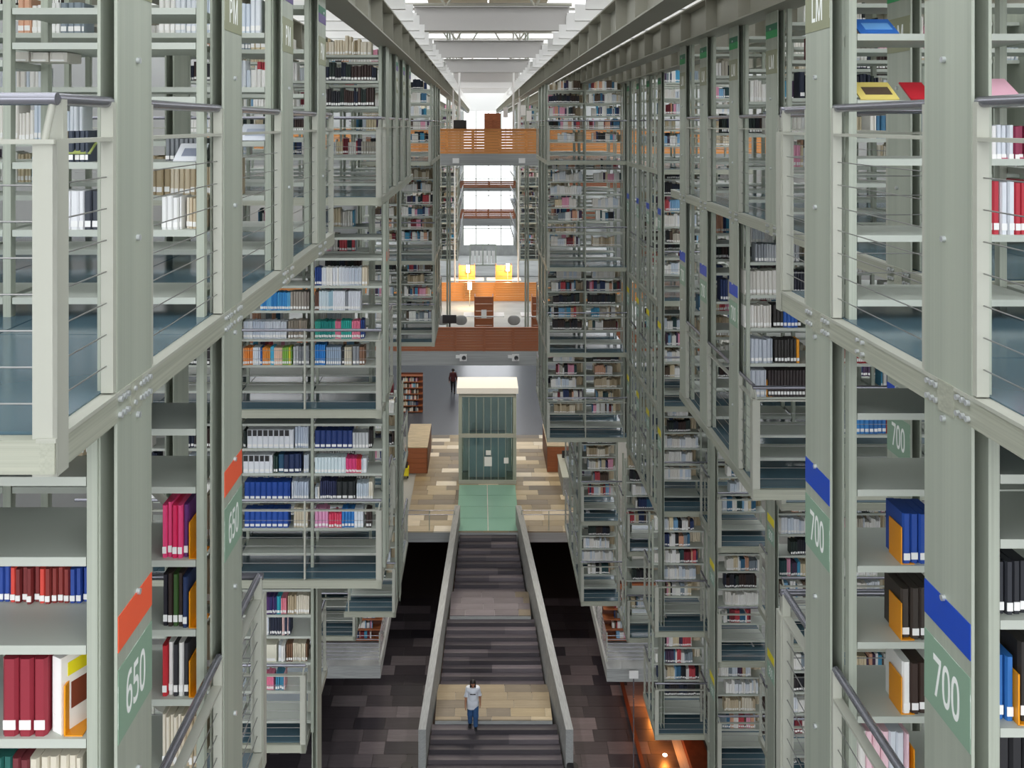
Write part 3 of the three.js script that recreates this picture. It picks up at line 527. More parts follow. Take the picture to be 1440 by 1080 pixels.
// carrels, chairs and lamps on the middle bridge
function deskLamp(px, py, d, label) { const c = at(px, py, d); const g = thing('desk_lamp', label, 'lamp', c[0], -9.6, d); box('lamp_shade', M.lamp, g, c[0] - .1, c[0] + .1, c[1] - .2, c[1] + .2, d, d + .12); box('stem', M.post, g, c[0] - .015, c[0] + .015, -9.6, c[1] - .2, d + .05, d + .08); const l = new THREE.PointLight(0xffd9a0, 9, 0, 2); l.position.set(0, c[1] + 9.6, .35); l.castShadow = true; l.shadow.radius = 4; g.add(l); }
deskLamp(658, 378, 52, 'glowing white desk lamp on the left orange carrel'); deskLamp(660.5, 402, 48.6, 'glowing white desk lamp before the yellow parapet'); deskLamp(714, 376, 52, 'glowing white desk lamp on the right orange carrel');
for (const [pa, pb, n, m, d] of [[645, 668, 'left orange', M.woodLight, 52.3], [697, 720, 'right orange', M.woodLight, 52.3], [667, 694, 'middle dark', M.woodRed, 42.5], [748, 764, 'right dark', M.woodRed, 42.5]]) { const a = at(pa, 0, d)[0], b = at(pb, 0, d)[0], t = -9.6 + (d > 50 ? 1.6 : 1.65); const g = thing('carrel', n + ' wooden study carrel on the middle reading deck', 'desk', (a + b) / 2, -9.6, d); for (let i = 0; i < 5; i++) box('panel', m, g, a, b, -9.6 + i * (t + 9.6) / 5 + .01, -9.6 + (i + 1) * (t + 9.6) / 5 - .01, d, d + .05); box('side', m, g, a, a + .05, -9.6, t, d, d + .8); box('side', m, g, b - .05, b, -9.6, t, d, d + .8); box('desk_top', M.label, g, a - .5, b + .5, -8.87, -8.83, d - .1, d + .8); if (n === 'middle dark') box('notice', M.label, g, (a + b) / 2 - .12, (a + b) / 2 + .12, t - 1.0, t - .6, d - .012, d); }
for (const [px, d, n] of [[648, 41.3, 'left'], [723, 41.3, 'right'], [622, 41.3, 'outer left']]) { const x = at(px, 0, d)[0]; const g = thing('chair', 'grey rounded-back reading chair, ' + n + ' on the middle bridge', 'chair', x, -9.6, d); const b = shadow(new THREE.Mesh(new THREE.CapsuleGeometry(.22, .12, 6, 12), M.greyChair)); b.scale.set(1, 1, .35); b.position.set(0, .78, -.2); b.rotation.z = Math.PI / 2; b.name = 'backrest'; g.add(b); box('seat', M.greyChair, g, x - .22, x + .22, -9.2, -9.14, d - .25, d + .2); for (const [sx, sz] of [[-1, -1], [1, -1], [-1, 1], [1, 1]]) rod('leg', M.rail, g, [x + sx * .18, -9.6, d + sz * .18], [x + sx * .18, -9.2, d + sz * .18], .015); }
{ const c = at(632, 449, 40); const g = thing('monitor', 'dark computer monitor behind the middle bridge parapet', 'monitor', c[0], -9.6, 40); box('screen', M.black, g, c[0] - .3, c[0] + .3, c[1] - .18, c[1] + .18, 40, 40.05); box('stand', M.black, g, c[0] - .03, c[0] + .03, -9.6, c[1] - .18, 40.02, 40.06); }
{ const c = at(647, 175, 38); const g = thing('monitor', 'dark computer monitor on the upper bridge', 'monitor', c[0], -1.2, 38); box('screen', M.black, g, c[0] - .27, c[0] + .27, -.32, .15, 38, 38.05); box('stand', M.black, g, c[0] - .03, c[0] + .03, -1.2, -.3, 38.02, 38.06); }
{ const a = at(681, 0, 39.5)[0], b = at(704, 0, 39.5)[0]; const g = thing('wooden_cabinet', 'reddish wooden cabinet standing on the upper bridge', 'cabinet', a, -1.2, 39.5); box('body', M.woodRed, g, a, b, -1.2, .45, 39.5, 40.2); box('door', M.woodRed, g, a + .03, (a + b) / 2 - .01, -1.1, .4, 39.47, 39.5); box('door', M.woodRed, g, (a + b) / 2 + .01, b - .03, -1.1, .4, 39.47, 39.5); }
for (const [px, py, n] of [[711, 158, 'right of the cabinet'], [736, 155, 'at the right post'], [744, 163, 'far right']]) { const c = at(px, py, 40); const g = thing('lamp', 'white rectangular reading lamp on the upper bridge, ' + n, 'lamp', c[0], -1.2, 42); box('lamp_shade', M.white, g, c[0] - .1, c[0] + .1, c[1] - .22, c[1] + .22, 40, 40.1); box('stem', M.post, g, c[0] - .012, c[0] + .012, -1.2, c[1] - .2, 40.03, 40.06); }
for (const [x, d] of [[-2.5, 46.5], [3.2, 46.5], [-2.5, 53.5], [3.2, 53.5], [.4, 57]]) { const g = thing('deck_lamp', 'flat white lamp panel fixed under the middle reading deck', 'lamp', x, -9.93, d, 'ceiling lamps under the middle bridge'); box('housing', M.label, g, x - .65, x + .65, -9.93, -9.85, d - .35, d + .35); box('diffuser', M.lamp, g, x - .6, x + .6, -9.95, -9.93, d - .3, d + .3); const l = new THREE.RectAreaLight(0xfff2e0, 85, 1.2, .6); l.position.set(0, -.04, 0); l.rotation.x = -Math.PI / 2; g.add(l); }
// tall hanger rods between roof and bridge
for (const [pxs, d, y0, y1, m, n] of [[[629, 632.5], 42, -9.6, 4.4, M.steel, 'left pair of grey vertical hangers standing on the middle bridge'], [[739, 742.5], 42, -9.6, 4.4, M.steel, 'right pair of grey vertical hangers standing on the middle bridge'], [[639.5], 51, -9.6, 4.4, M.white, 'pale vertical hanger behind the yellow parapet, left of the carrels'], [[729], 51, -9.6, 4.4, M.white, 'pale vertical hanger behind the yellow parapet, right of the carrels'], [[637, 646], 40.5, -1.2, 4.4, M.white, 'pair of white posts at the left of the upper bridge'], [[722, 731], 40.5, -1.2, 4.4, M.white, 'pair of white posts at the right of the upper bridge']]) { const g = thing('hanger_rod', n, 'rod', at(pxs[0], 0, d)[0], y0, d); for (const px of pxs) { const x = at(px, 0, d)[0]; rod('rod', m, g, [x, y0, d], [x, y1, d], .045); } }
S(box('floor_gallery', M.concrete, scene, hallL, hallR, -16.3, -15.96, 97, 111.9), 'concrete gallery before the end window');
// end-of-hall glass box
{ const g = thing('glass_box', 'pale green framed glass enclosure before the end window', 'enclosure', -.2, -16, 104); const x0 = -1.2, x1 = 1.7, y0 = -15.9, y1 = -13.6; for (const x of [x0, (x0 + x1) / 2, x1]) box('post', M.steel, g, x - .06, x + .06, y0, y1, 104, 104.1); for (const y of [y0, y1]) box('rail', M.steel, g, x0, x1, y - .06, y + .06, 104, 104.1); for (let i = 0; i < 6; i++) box('slat', M.label, g, x0 + .15 + i * .46, x0 + .5 + i * .46, y0 + .2, y1 - .7, 104.02, 104.06); }

// ================================================================== PEOPLE
// tapered capsules [x, y, z, r, x, y, z, r] joined by a smooth minimum and meshed on a grid
function fleshed(bones, c, half, res, k = .03, cut) {
  const mc = new MarchingCubes(res, M.skin, false, false, 60000), f = mc.field, n = mc.size, h = n / 2;
  for (let iz = 0; iz < n; iz++) for (let iy = 0; iy < n; iy++) for (let ix = 0; ix < n; ix++) {
    const x = c[0] + (ix - h) / h * half, y = c[1] + (iy - h) / h * half, z = c[2] + (iz - h) / h * half; let D = 1e3;
    for (const b of bones) {
      const ux = b[4] - b[0], uy = b[5] - b[1], uz = b[6] - b[2], vx = x - b[0], vy = y - b[1], vz = z - b[2];
      const t = Math.max(0, Math.min(1, (vx * ux + vy * uy + vz * uz) / (ux * ux + uy * uy + uz * uz + 1e-9)));
      const qx = vx - t * ux, qy = vy - t * uy, qz = vz - t * uz, q = Math.sqrt(qx * qx + qy * qy + qz * qz) - (b[3] + (b[7] - b[3]) * t);
      const m = Math.max(k - Math.abs(D - q), 0) / k; D = Math.min(D, q) - m * m * k * .25;
    }
    if (cut) D = Math.max(D, cut(x, y, z));
    f[ix + iy * n + iz * n * n] = -D;
  }
  mc.isolation = 0; mc.update();
  const g = new THREE.BufferGeometry(), P = new Float32Array(mc.count * 3), N = new Float32Array(mc.count * 3);
  for (let i = 0; i < mc.count * 3; i++) { P[i] = c[i % 3] + mc.positionArray[i] * half; N[i] = mc.normalArray[i]; }
  g.setAttribute('position', new THREE.BufferAttribute(P, 3)); g.setAttribute('normal', new THREE.BufferAttribute(N, 3)); return g;
}
// pose: f = +1 faces the camera, -1 walks away; stride in metres; bow = how far the head hangs forward
function person(x, Y, d, label, mats, o = {}) {
  const g = thing('person', label, 'person', x, Y, d), st = o.stride, bow = o.bow || 0, drop = o.drop || 0; g.rotation.y = o.f < 0 ? Math.PI : 0;
  const hip = .88, legs = [], arms = [], hands = [];
  for (const s of [-1, 1]) {
    const z = s * st, fy = s > 0 ? .08 - drop : .08, kz = s * st * .55 + .05;
    legs.push([s * .09, hip, 0, .095, s * .1, .47, kz, .062], [s * .1, .47, kz, .062, s * .1, fy, z, .042]);
    const ez = -s * st * .35 - .02, wz = -s * st * .7 + .06;
    arms.push([s * .18, 1.39, 0, .055, s * .25, 1.1, ez, .043], [s * .25, 1.1, ez, .043, s * .265, .85, wz, .028]);
    hands.push([s, s * .265, .85, wz]);
  }
  const torso = [[0, .9, 0, .13, 0, 1.1, 0, .125], [0, 1.1, 0, .125, 0, 1.32, 0, .135], [-.12, 1.38, 0, .075, .12, 1.38, 0, .075], [-.07, .92, 0, .11, .07, .92, 0, .11]];
  const hc = [0, 1.62 - bow * .25, .015 + bow], neck = [[0, 1.42, 0, .055, 0, 1.53 - bow * .2, .01 + bow * .7, .05]];
  const feet = [-1, 1].map(s => [s * .1, (s > 0 ? -drop : 0) + .045, s * st - .03, .045, s * .11, (s > 0 ? -drop : 0) + .035, s * st + .15, .035]);
  const R = o.res || 96, parts = [fleshed([...legs, ...arms, ...torso, ...neck, ...feet], [0, .75, 0], .95, R)];
  const skull = [[0, hc[1] + .03, hc[2] - .015, .088, 0, hc[1] - .01, hc[2], .08], [0, hc[1] - .06, hc[2] + .03, .05, 0, hc[1] - .085, hc[2] + .05, .03], [0, hc[1] - .005, hc[2] + .075, .008, 0, hc[1] - .035, hc[2] + .1, .013], [-.02, hc[1] - .065, hc[2] + .074, .009, .02, hc[1] - .065, hc[2] + .074, .009], [-.085, hc[1] - .02, hc[2], .014, -.085, hc[1] + .01, hc[2] - .005, .014], [.085, hc[1] - .02, hc[2], .014, .085, hc[1] + .01, hc[2] - .005, .014]];
  parts.push(fleshed([...skull, ...neck], hc, .18, 48, .012));
  for (const [s, hx, hy, hz] of hands) {
    const b = [[hx, hy, hz, .026, hx, hy - .07, hz + .01, .026], [hx, hy - .03, hz + .02, .016, hx, hy - .07, hz + .036, .018]];
    [[.03, .062], [.01, .075], [-.01, .07], [-.03, .055]].forEach(([dz, L]) => { b.push([hx, hy - .085, hz + dz + .01, .0095, hx - s * .004, hy - .085 - L * .55, hz + dz + .013, .009], [hx - s * .004, hy - .085 - L * .55, hz + dz + .013, .009, hx - s * .02, hy - .085 - L, hz + dz + .016, .0075]); });
    b.push([hx, hy - .03, hz + .03, .011, hx - s * .006, hy - .065, hz + .058, .0095], [hx - s * .006, hy - .065, hz + .058, .0095, hx - s * .016, hy - .095, hz + .062, .008]);
    parts.push(fleshed(b, [hx, hy - .07, hz + .015], .12, 64, .006));
  }
  const add = (name, geo, m) => { const q = shadow(new THREE.Mesh(geo, m)); q.name = name; g.add(q); return q; };
  add('body', mergeGeometries(parts), M.skin);
  const fat = (bs, e) => bs.map(b => [b[0], b[1], b[2], b[3] + e, b[4], b[5], b[6], b[7] + e]);
  const hem = o.hem || .84, slv = o.sleeve || 1.14;
  add('trousers', fleshed([...fat(legs, o.baggy || .014), ...fat([torso[3]], .015)], [0, .6, 0], .8, R, .04, (x, y) => Math.max(y - 1.0, .1 - (x > 0 ? drop : 0) - y)), mats.legs);
  add('top', fleshed([...fat(torso, o.loose || .022), ...(hem < .8 ? [[-.075, .74, 0, .15, -.07, .95, 0, .14], [.075, .74, 0, .15, .07, .95, 0, .14]] : []), ...fat(arms, o.loose ? .022 : .014)], [0, 1.12, 0], .5, R, .05, (x, y) => Math.max(y - 1.46, Math.abs(x) > .205 ? slv - y : hem - y)), mats.top);
  for (const b of feet) add('shoe', fleshed(fat([b], .012), [(b[0] + b[4]) / 2, b[1], (b[2] + b[6]) / 2], .2, 32, .02, (x, y) => b[1] - .05 - y), M.black);
  const hr = o.hairDrop || .03;
  add('hair', fleshed([[0, hc[1] + .035, hc[2] - .03, .1, 0, hc[1] + .02, hc[2] + .0, .093], [-.07, hc[1] + .02, hc[2] - .02, .04, -.08, hc[1] - hr, hc[2] - .01, .03], [.07, hc[1] + .02, hc[2] - .02, .04, .08, hc[1] - hr, hc[2] - .01, .03], [0, hc[1], hc[2] - .07, .05, 0, hc[1] - hr, hc[2] - .07, .05]], hc, .22, 44, .03, (x, y, z) => Math.min(z - hc[2] - .035, hc[1] + .035 - y) > 0 ? .02 : -1), M.hair);
  for (const s of [-1, 1]) { const e = add('eye', new THREE.SphereGeometry(.009, 8, 6), M.black); e.position.set(s * .03, hc[1], hc[2] + .076); }
  return g;
}
{
  const p = at(665, 1012, 34.6); const g = person(p[0], MZ - 3 - 1.5 / 9, 34.58, 'person in a white printed T-shirt and blue jeans walking down the stone stairs, head bowed', { legs: M.jeans, top: M.shirt }, { f: 1, stride: .1, bow: .06, hem: .7, baggy: .035, loose: .045, hairDrop: .12, sleeve: 1.12, res: 100 });
  g.scale.setScalar(1.04);
  const t = shadow(new THREE.Mesh(new THREE.BoxGeometry(.2, .03, .012), M.black)); t.position.set(0, 1.28, .178); t.name = 'shirt_print'; g.add(t);
  const q = at(637, 552, 66.5); person(q[0], MZ, 66.7, 'person in a maroon top and black trousers walking on the shiny grey floor', { legs: M.trouser, top: M.maroon }, { f: -1, stride: .2, sleeve: .87, res: 64 });
}

// ================================================================== SMALL THINGS
const cyl = (name, mat, parent, x, Y, d, r, h) => rod(name, mat, parent, [x, Y, d], [x, Y + h, d], r);
for (const [px, n] of [[572, 'left'], [805, 'right']]) { const x = at(px, 0, 33.2)[0]; const g = thing('waste_bin', 'round black and steel waste bin at the stair foot, ' + n + ' side', 'bin', x, gY, 33.2); cyl('body', M.rail, g, x, gY, 33.2, .2, .75); cyl('rim', M.black, g, x, gY + .75, 33.2, .21, .1); }
{ const c = at(891, 948, 32.6); const g = thing('sign_stand', 'small white notice on a post at the foot of the right gallery', 'sign', c[0], gY, 32.6); rod('post', M.rail, g, [c[0], gY, 32.6], [c[0], c[1], 32.6], .02); box('board', M.label, g, c[0] - .16, c[0] + .16, c[1] - .13, c[1] + .13, 32.55, 32.58); }
for (const [px, py] of [[935, 1062], [918, 1000]]) { const d = 1300 * 23.9 / (py - VY), x = (px - VX) / F * d; const g = thing('floor_uplight', 'round warm uplight sunk in the floor beside the wooden strip', 'lamp', x, gY, d, 'warm floor uplights'); cyl('lens', M.lamp, g, x, gY, d, .09, .02); const l = new THREE.PointLight(0xff9440, 5, 0, 2); l.position.set(0, .5, 0); l.castShadow = true; l.shadow.radius = 5; g.add(l); }
{ const g = thing('floor_trim', 'grey stone strip and dark wood edge on the ground floor at the right', 'trim', 7, gY, 30); g.userData.kind = 'structure'; box('stone_strip', M.concrete, g, 7.4, 7.75, gY, gY + .02, 28, 38); box('wood_edge', M.woodDark, g, 7.75, 8.5, gY, gY + .3, 28, 38); box('wood_edge', M.woodDark, g, 5.95, 6.1, gY, gY + .05, 28, 44); }

// near books and bookends, one by one
function bookend(x, Y, d, label) { const g = thing('bookend', label, 'bookend', x, Y, d, label); box('plate', M.bookend, g, x, x + .006, Y, Y + .19, d, d + .14); box('foot', M.bookend, g, x, x + .07, Y, Y + .004, d, d + .14); }
const nd = 3.47;
// left of the big orange-striped column
run(-1.80, -1.63, -2.3, nd, ['#8c2433'], { h: .29, t: .06, set: 1, dep: .22, where: 'on the shelf left of the orange-striped column', desc: 'thick dark red volume' });
{ const g = thing('book', 'white textbook with yellow and brown cover leaning beside the red volumes', 'book', -1.6, -2.3, nd + .02); const t = new THREE.Group(); t.name = 'volume'; t.rotation.y = -.5; g.add(t); const mk = (n, m, w, h, dd, x, y, z) => { const b = shadow(new THREE.Mesh(UNIT, m)); b.scale.set(w, h, dd); b.position.set(x, y, z); b.name = n; t.add(b); }; mk('pages', M.label, .05, .285, .2, 0, .1425, -.1); mk('cover', std('#e9e4da', .4), .004, .29, .205, .027, .145, -.1); mk('title_band', M.yellowStripe, .002, .05, .17, .03, .235, -.11); mk('cover_picture', std('#7a3a24', .5), .002, .1, .14, .03, .13, -.11); mk('spine_label', M.label, .03, .04, .004, 0, .05, .002); }
bookend(-1.565, -2.3, nd, 'orange bookend holding the red volumes and white textbook');
run(-1.9, -1.5, -2.3, nd + .3, 'royal', { h: .16, t: .02, set: 1, noInd: true });
run(-2.3, -1.5, -1.95, nd + .28, ['#7a2c2c', '#8a3430', '#2a4a9c', '#d8483c', '#e6e4e0'], { h: .14, t: .025, noInd: true });
run(-2.4, -1.5, -2.65, nd, ['#6b2a30', '#c9c2b0', '#1f5c54', '#d8d0bc', '#e4dccb'], { h: .26, t: .035, where: 'on the lowest visible shelf at the left edge', desc: 'hardback' });
run(-1.75, -1.5, -1.32, nd + .2, 'beige', { h: .2, noInd: true });
// between the 650 columns
const md = 4.8;
for (const [Y, p, h, n] of [[-2.26, ['#d8285c', '#e2447a', '#c41f4c', '#e2447a', '#d8285c', '#5c2a6c'], .28, 'pink and purple'], [-2.62, ['#22345c', '#1f1d28', '#31241f', '#3a5a2a'], .27, 'dark'], [-2.98, ['#c02430', '#e4e2de', '#2a2a30', '#b4202c'], .27, 'red and white']]) { run(-1.66, -1.52, Y, md, p, { h, t: .028, dep: .2, runLen: 1, where: 'on the ' + n + ' row between the 650 columns', desc: 'paperback' }); bookend(-1.515, Y, md, 'orange bookend beside the ' + n + ' books between the 650 columns'); run(-1.5, -1.46, Y, md + .22, 'beige', { h: .24, noInd: true }); }
run(-1.66, -1.46, -3.35, md, 'beige', { h: .27, t: .02, where: 'on the beige journal row between the 650 columns', desc: 'journal' });
// display storey left
run(-2.25, -2.05, -.2, md + .03, ['#cfc6b0', '#b9b09c', '#3a4250', '#c8c0aa'], { h: .16, t: .03, where: 'behind the left handrail', desc: 'volume' });
run(-1.7, -1.5, -.2, md + .18, 'journal', { h: .12, t: .025, set: 1, noInd: true });
run(-2.22, -2.06, -.55, md, ['#e8e8ea'], { h: .2, t: .042, set: 1, where: 'on the left display bookcase, striped green and violet', desc: 'white journal' });
run(-2.06, -1.98, -.55, md, ['#3a3f48'], { h: .2, t: .04, set: 1, where: 'beside the white journals', desc: 'dark journal' });
run(-1.66, -1.56, -.55, md, ['#e6e6e4', '#4a5058'], { h: .17, t: .03, where: 'beyond the big column on the display bookcase', desc: 'journal' });
run(-1.55, -1.45, -.55, md + .04, 'beige', { h: .16, t: .02, where: 'beyond the big column, at the far end', desc: 'beige journal' });
run(-2.5, -2.2, .33, md + .1, ['#d9d4ca', '#6a4a8c'], { h: .05, t: .1, noInd: true });
function magazine(x, Y, d, w, h, c, label, c2) { const g = thing('magazine', label, 'magazine', x, Y, d); const m = shadow(new THREE.Mesh(UNIT, std(c, .4))); m.scale.set(w, h, .008); m.position.set(0, h * .3, -.09); m.rotation.x = -1.0; m.name = 'cover'; g.add(m); if (c2) { const q = shadow(new THREE.Mesh(UNIT, std(c2, .5))); q.scale.set(w * .7, h * .45, .003); q.position.set(.01, h * .27 + .006, -.084); q.rotation.x = -1.0; q.name = 'cover_picture'; g.add(q); } }
magazine(-1.53, -.2, 4.8, .15, .16, '#e4e6ea', 'white magazine with a round grey emblem on the left display shelf', '#8a90a0');
magazine(-2.12, -.16, 4.8, .16, .14, '#a8b468', 'green magazine with dark picture behind the left railing', '#4a2a34');
magazine(-1.56, -.12, 6.3, .2, .2, '#e2e6ee', 'white magazine on the shelf behind the second left column', '#b8c0d0');
magazine(2.06, .46, 4.75, .2, .16, '#2f6cc0', 'bright blue magazine on the upper right display shelf', '#6aa4e0');
magazine(2.06, .12, 4.75, .2, .17, '#e8d478', 'pale yellow magazine with group picture on the right display shelf', '#5a4a3c');
magazine(2.28, .12, 4.75, .12, .17, '#c02030', 'red magazine tucked behind the big right column');
magazine(2.66, .12, 4.7, .2, .2, '#e8b4c4', 'pink magazine on the display shelf at the right edge');
magazine(2.68, -.2, 4.7, .3, .14, '#b03a5c', 'crimson magazine lying on the display shelf at the right edge', '#d89aa8');
// right display storey and below
run(2.5, 2.95, -.2, 4.74, ['#e6e4e2', '#c83048', '#8c2a4a', '#e8d8dc', '#d2d6dc', '#e04a6a'], { h: .19, t: .03, where: 'upper row at the right edge of the display bookcase', desc: 'paperback' });
run(2.5, 2.95, -.57, 4.74, ['#b82a3a', '#2f5ca8', '#3f7cc4', '#e4e6ea', '#1f8c74', '#dcdfe4'], { h: .27, t: .035, where: 'lower row at the right edge of the display bookcase', desc: 'tall paperback' });
const r1 = 3.44;
run(1.92, 2.15, -2.24 - .34, r1, ['#1f1f22'], { h: .3, t: .05, set: 1, dep: .22, where: 'lowest row right of the blue-striped column', desc: 'thick black volume' });
run(1.90, 2.0, -2.24, r1 + .02, ['#2a6ab0', '#3f88c8', '#dfe3e8'], { h: .24, t: .035, where: 'middle row right of the blue-striped column', desc: 'blue paperback' });
bookend(2.0, -2.24, r1, 'orange bookend before the black book right of the blue-striped column');
run(2.015, 2.1, -2.24, r1 + .02, ['#26221f'], { h: .3, t: .045, set: 1, dep: .24, where: 'behind the orange bookend at the right edge', desc: 'big black book' });
run(1.91, 2.06, -1.84, r1 + .02, ['#e2e2e0', '#22242a', '#2a2c33'], { h: .2, t: .03, where: 'upper row right of the blue-striped column', desc: 'slim volume' });
const r2 = 4.74;
for (const [Y, p, n] of [[-2.26, ['#f0efec', '#1f4aa0'], 'white and blue'], [-2.65, ['#3c342e', '#ecebe6', '#2a2622'], 'black and white'], [-3.03, ['#6c2a22', '#efeeea', '#3a2a22'], 'brown and white']]) { bookend(2.155, Y, r2, 'orange bookend beside the ' + n + ' books between the 700 columns'); run(2.165, 2.34, Y, r2, p, { h: .26, t: .045, dep: .2, where: 'on the ' + n + ' row between the 700 columns', desc: 'book' }); }
run(1.9, 2.2, -3.4, r2, ['#e9e6e2', '#e8c4cc', '#dfdcd6', '#cfd4da'], { h: .27, t: .04, where: 'on the pale row low between the 700 columns', desc: 'pale book' });
bookend(2.22, -3.4, r2, 'orange bookend on the pale low row between the 700 columns');
// silver journals and the like in the second right row, second storey
const q1 = 10.42, sq = [-3.08, -2.7, -2.3, -1.93, -1.56];
run(3.0, 3.22, sq[0], q1, ['#b4bac4', '#c4c9d2'], { h: .3, t: .05, set: 1, where: 'on the lowest silver journal shelf', desc: 'silver journal box' }); run(3.24, 3.95, sq[0], q1, ['#3a3232', '#443a38'], { h: .3, t: .035, set: 1, where: 'beside the silver journal boxes', desc: 'dark brown journal' });
bookend(3.225, sq[0], q1, 'orange bookend between silver boxes and dark brown journals');
run(3.0, 3.3, sq[1], q1, ['#a9b0bb', '#bcc2cb'], { h: .27, t: .045, where: 'on the second silver journal shelf', desc: 'silver journal' }); run(3.32, 3.6, sq[1], q1, ['#e8dce4', '#8a3a8c', '#e89a1c', '#e08a1a', '#33302e'], { h: .26, t: .035, where: 'beside the silver journals', desc: 'bright magazine file' }); run(3.98, 4.6, sq[1], q1, 'red', { h: .25, t: .022, set: 1, where: 'in the red run right of the LM column', desc: 'red volume' });
run(2.98, 3.28, sq[2], q1, ['#5c564e', '#e4e2dc', '#4a443e', '#d8d4cc'], { h: .25, t: .035, where: 'on the grey and blue shelf', desc: 'journal' }); run(3.3, 3.62, sq[2], q1, ['#2a2624', '#2f2b2a', '#24509c', '#2a5cac'], { h: .25, t: .04, where: 'on the grey and blue shelf', desc: 'hardback journal' }); run(3.98, 4.5, sq[2], q1, 'dark', { h: .25, where: 'right of the LM column', desc: 'dark volume' });
run(2.98, 3.4, sq[3], q1, ['#d8d5cc', '#e0ded6', '#c9c6bd'], { h: .27, t: .045, where: 'on the pale journal shelf', desc: 'pale journal' }); bookend(3.42, sq[3], q1, 'orange bookend at the end of the pale journals'); run(3.45, 3.8, sq[3], q1, ['#2a2c38', '#343644'], { h: .26, t: .03, where: 'behind the pale journals bookend', desc: 'dark journal' });
run(3.1, 3.6, sq[4], q1, 'grey', { h: .2, t: .03, where: 'on the top journal shelf under the walkway', desc: 'grey journal' });
run(3.98, 4.7, -3.5 + .0, q1, ['#b03038', '#2f6cac', '#3a86c8', '#1d3a64', '#2a4c8c'], { h: .28, t: .05, where: 'in the lowest row right of the LM column', desc: 'book' });

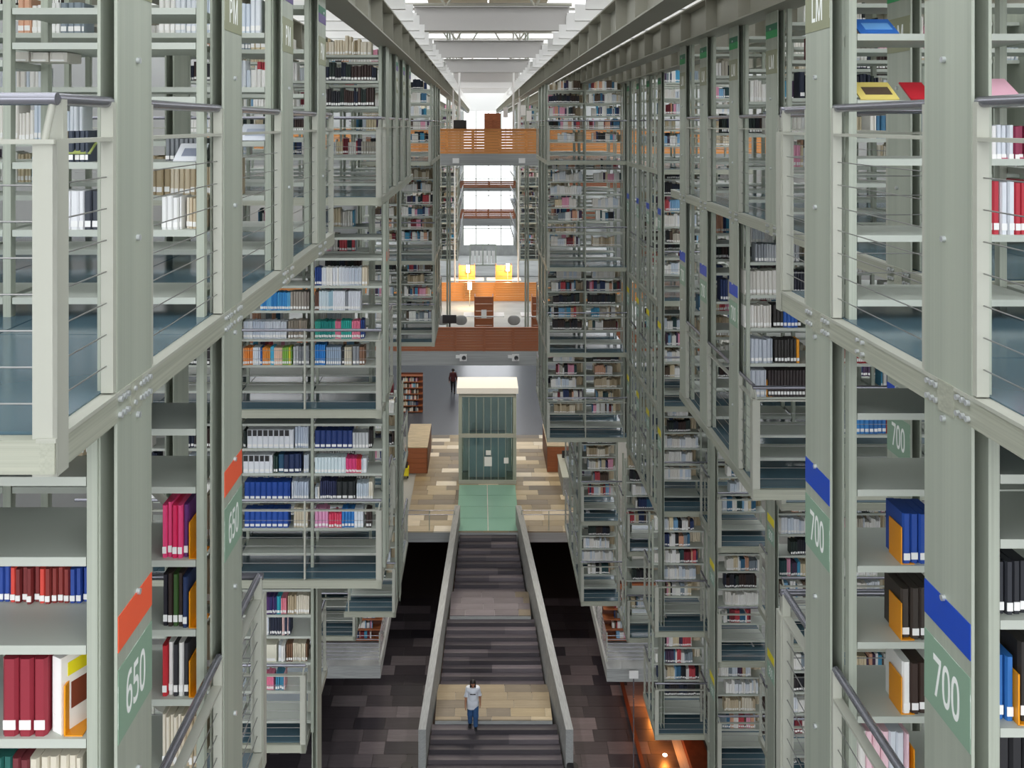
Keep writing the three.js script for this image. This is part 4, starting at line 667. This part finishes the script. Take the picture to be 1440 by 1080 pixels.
// ------------------------------------------------------------------ set the books out: the 300 largest singly, the rest together
{
  const prism = (() => { const s = new THREE.Shape(); s.moveTo(-.5, -1); s.lineTo(.5, -1); s.lineTo(.5, -.06); s.lineTo(.3, 0); s.lineTo(-.3, 0); s.lineTo(-.5, -.06); s.closePath(); const g = new THREE.ExtrudeGeometry(s, { depth: 1, bevelEnabled: false }); g.rotateX(-Math.PI / 2); g.scale(1, 1, 1); return g; })();
  // after the turn: x width, y 0..1 height, spine at z = 0 side
  prism.computeBoundingBox(); const bb = prism.boundingBox; prism.translate(0, -bb.min.y, -bb.max.z); { const b = new THREE.Box3().setFromBufferAttribute(prism.attributes.position); if (Math.abs(b.max.z) > 1e-6) prism.translate(0, 0, -b.max.z); }
  { // make sure the chamfered side looks at the camera (+z)
    const p = prism.attributes.position; let front = 0, n = 0; for (let i = 0; i < p.count; i++) if (p.getZ(i) > -.01) { front += Math.abs(p.getX(i)); n++; }
    if (front / n > .45) { prism.rotateY(Math.PI); prism.computeBoundingBox(); prism.translate(0, 0, -prism.boundingBox.max.z); }
  }
  const inFrame = b => { const px = VX + b.x / b.d * F, py = VY - b.Y / b.d * F; return px > -20 && px < 1460 && py > -10 && py < 1100; };
  const size = b => b.h * b.w / b.d / b.d;
  const cand = allBooks.filter(b => !b.noInd && inFrame(b)).sort((a, b) => size(b) - size(a));
  const single = new Set(cand.slice(0, 300));
  const mats = new Map(); const bm = c => { if (!mats.has(c)) mats.set(c, std(c, .55)); return mats.get(c); };
  const names = { '#': 'coloured' };
  function hue(c) { const k = new THREE.Color(c), h = {}; k.getHSL(h, THREE.SRGBColorSpace); if (h.l < .2) return 'black'; if (h.s < .14) return h.l > .72 ? 'white' : 'grey'; const a = h.h * 360; if (h.l > .8 && h.s < .45) return 'pale'; if (a < 15 || a > 345) return h.l > .6 ? 'pink' : 'red'; if (a < 45) return h.l > .6 ? 'tan' : h.s > .6 ? 'orange' : 'brown'; if (a < 70) return 'yellow'; if (a < 160) return 'green'; if (a < 195) return 'teal'; if (a < 255) return h.l < .35 ? 'dark blue' : h.l > .65 ? 'pale blue' : 'blue'; if (a < 290) return 'purple'; return h.l > .4 ? 'pink' : 'plum'; }
  for (const b of single) {
    const hu = hue(b.color), own = /red|black|blue|white|silver|brown|grey|pale|beige|dark|bright/.test(b.desc), lab = `${own ? '' : hu + ' '}${b.desc || 'book'} with white spine label ${b.where || 'in the stacks'}`;
    const g = new THREE.Group(); g.name = numbered('book'); g.position.set(b.x, EYE + b.Y, -b.d); scene.add(g);
    const words = lab.split(' '); tag(g, words.length > 16 ? lab.replace(' with white spine label', '') : lab, 'book', `${own ? '' : hu + ' '}${b.desc || 'book'} row ${b.where || 'in the stacks'}`);
    const m = shadow(new THREE.Mesh(prism, bm(b.color))); m.scale.set(b.w, b.h, b.dep); m.name = 'cover'; g.add(m);
    if (b.label) { const l = shadow(new THREE.Mesh(UNIT, M.label)); l.scale.set(b.w * .8, Math.min(.035, b.h * .16), .003); l.position.set(0, b.h * .15, .001); l.name = 'spine_label'; g.add(l); }
    if (b.cap) { const l = shadow(new THREE.Mesh(UNIT, b.cap)); l.scale.set(b.w * .8, b.h * .32, .003); l.position.set(0, b.h * .82, .001); l.name = 'spine_cap'; g.add(l); }
  }
  const rest = allBooks.filter(b => !single.has(b));
  const grp = new THREE.Group(); grp.name = 'shelved_books'; tag(grp, 'rows of many small books on the far and inner shelves', 'books', null, 'stuff'); scene.add(grp);
  const im = new THREE.InstancedMesh(prism, std('#ffffff', .55), rest.length), lm = new THREE.InstancedMesh(UNIT, M.label, rest.length);
  im.name = 'book'; lm.name = 'spine_label'; shadow(im); shadow(lm); im.userData.kind = 'stuff'; lm.userData.kind = 'stuff';
  const mt = new THREE.Matrix4(), q = new THREE.Quaternion(), c = new THREE.Color(); let nl = 0;
  rest.forEach((b, i) => { mt.compose(new THREE.Vector3(b.x, EYE + b.Y, -b.d), q, new THREE.Vector3(b.w, b.h, b.dep)); im.setMatrixAt(i, mt); im.setColorAt(i, c.set(b.color)); if (b.label) { mt.compose(new THREE.Vector3(b.x, EYE + b.Y + b.h * .15, -b.d + .001), q, new THREE.Vector3(b.w * .8, Math.min(.035, b.h * .16), .004)); lm.setMatrixAt(nl++, mt); } });
  lm.count = nl; grp.add(im); grp.add(lm);
  console.log('books', allBooks.length, 'single', single.size, 'labels', nl);
}
renderer.render(scene, camera);
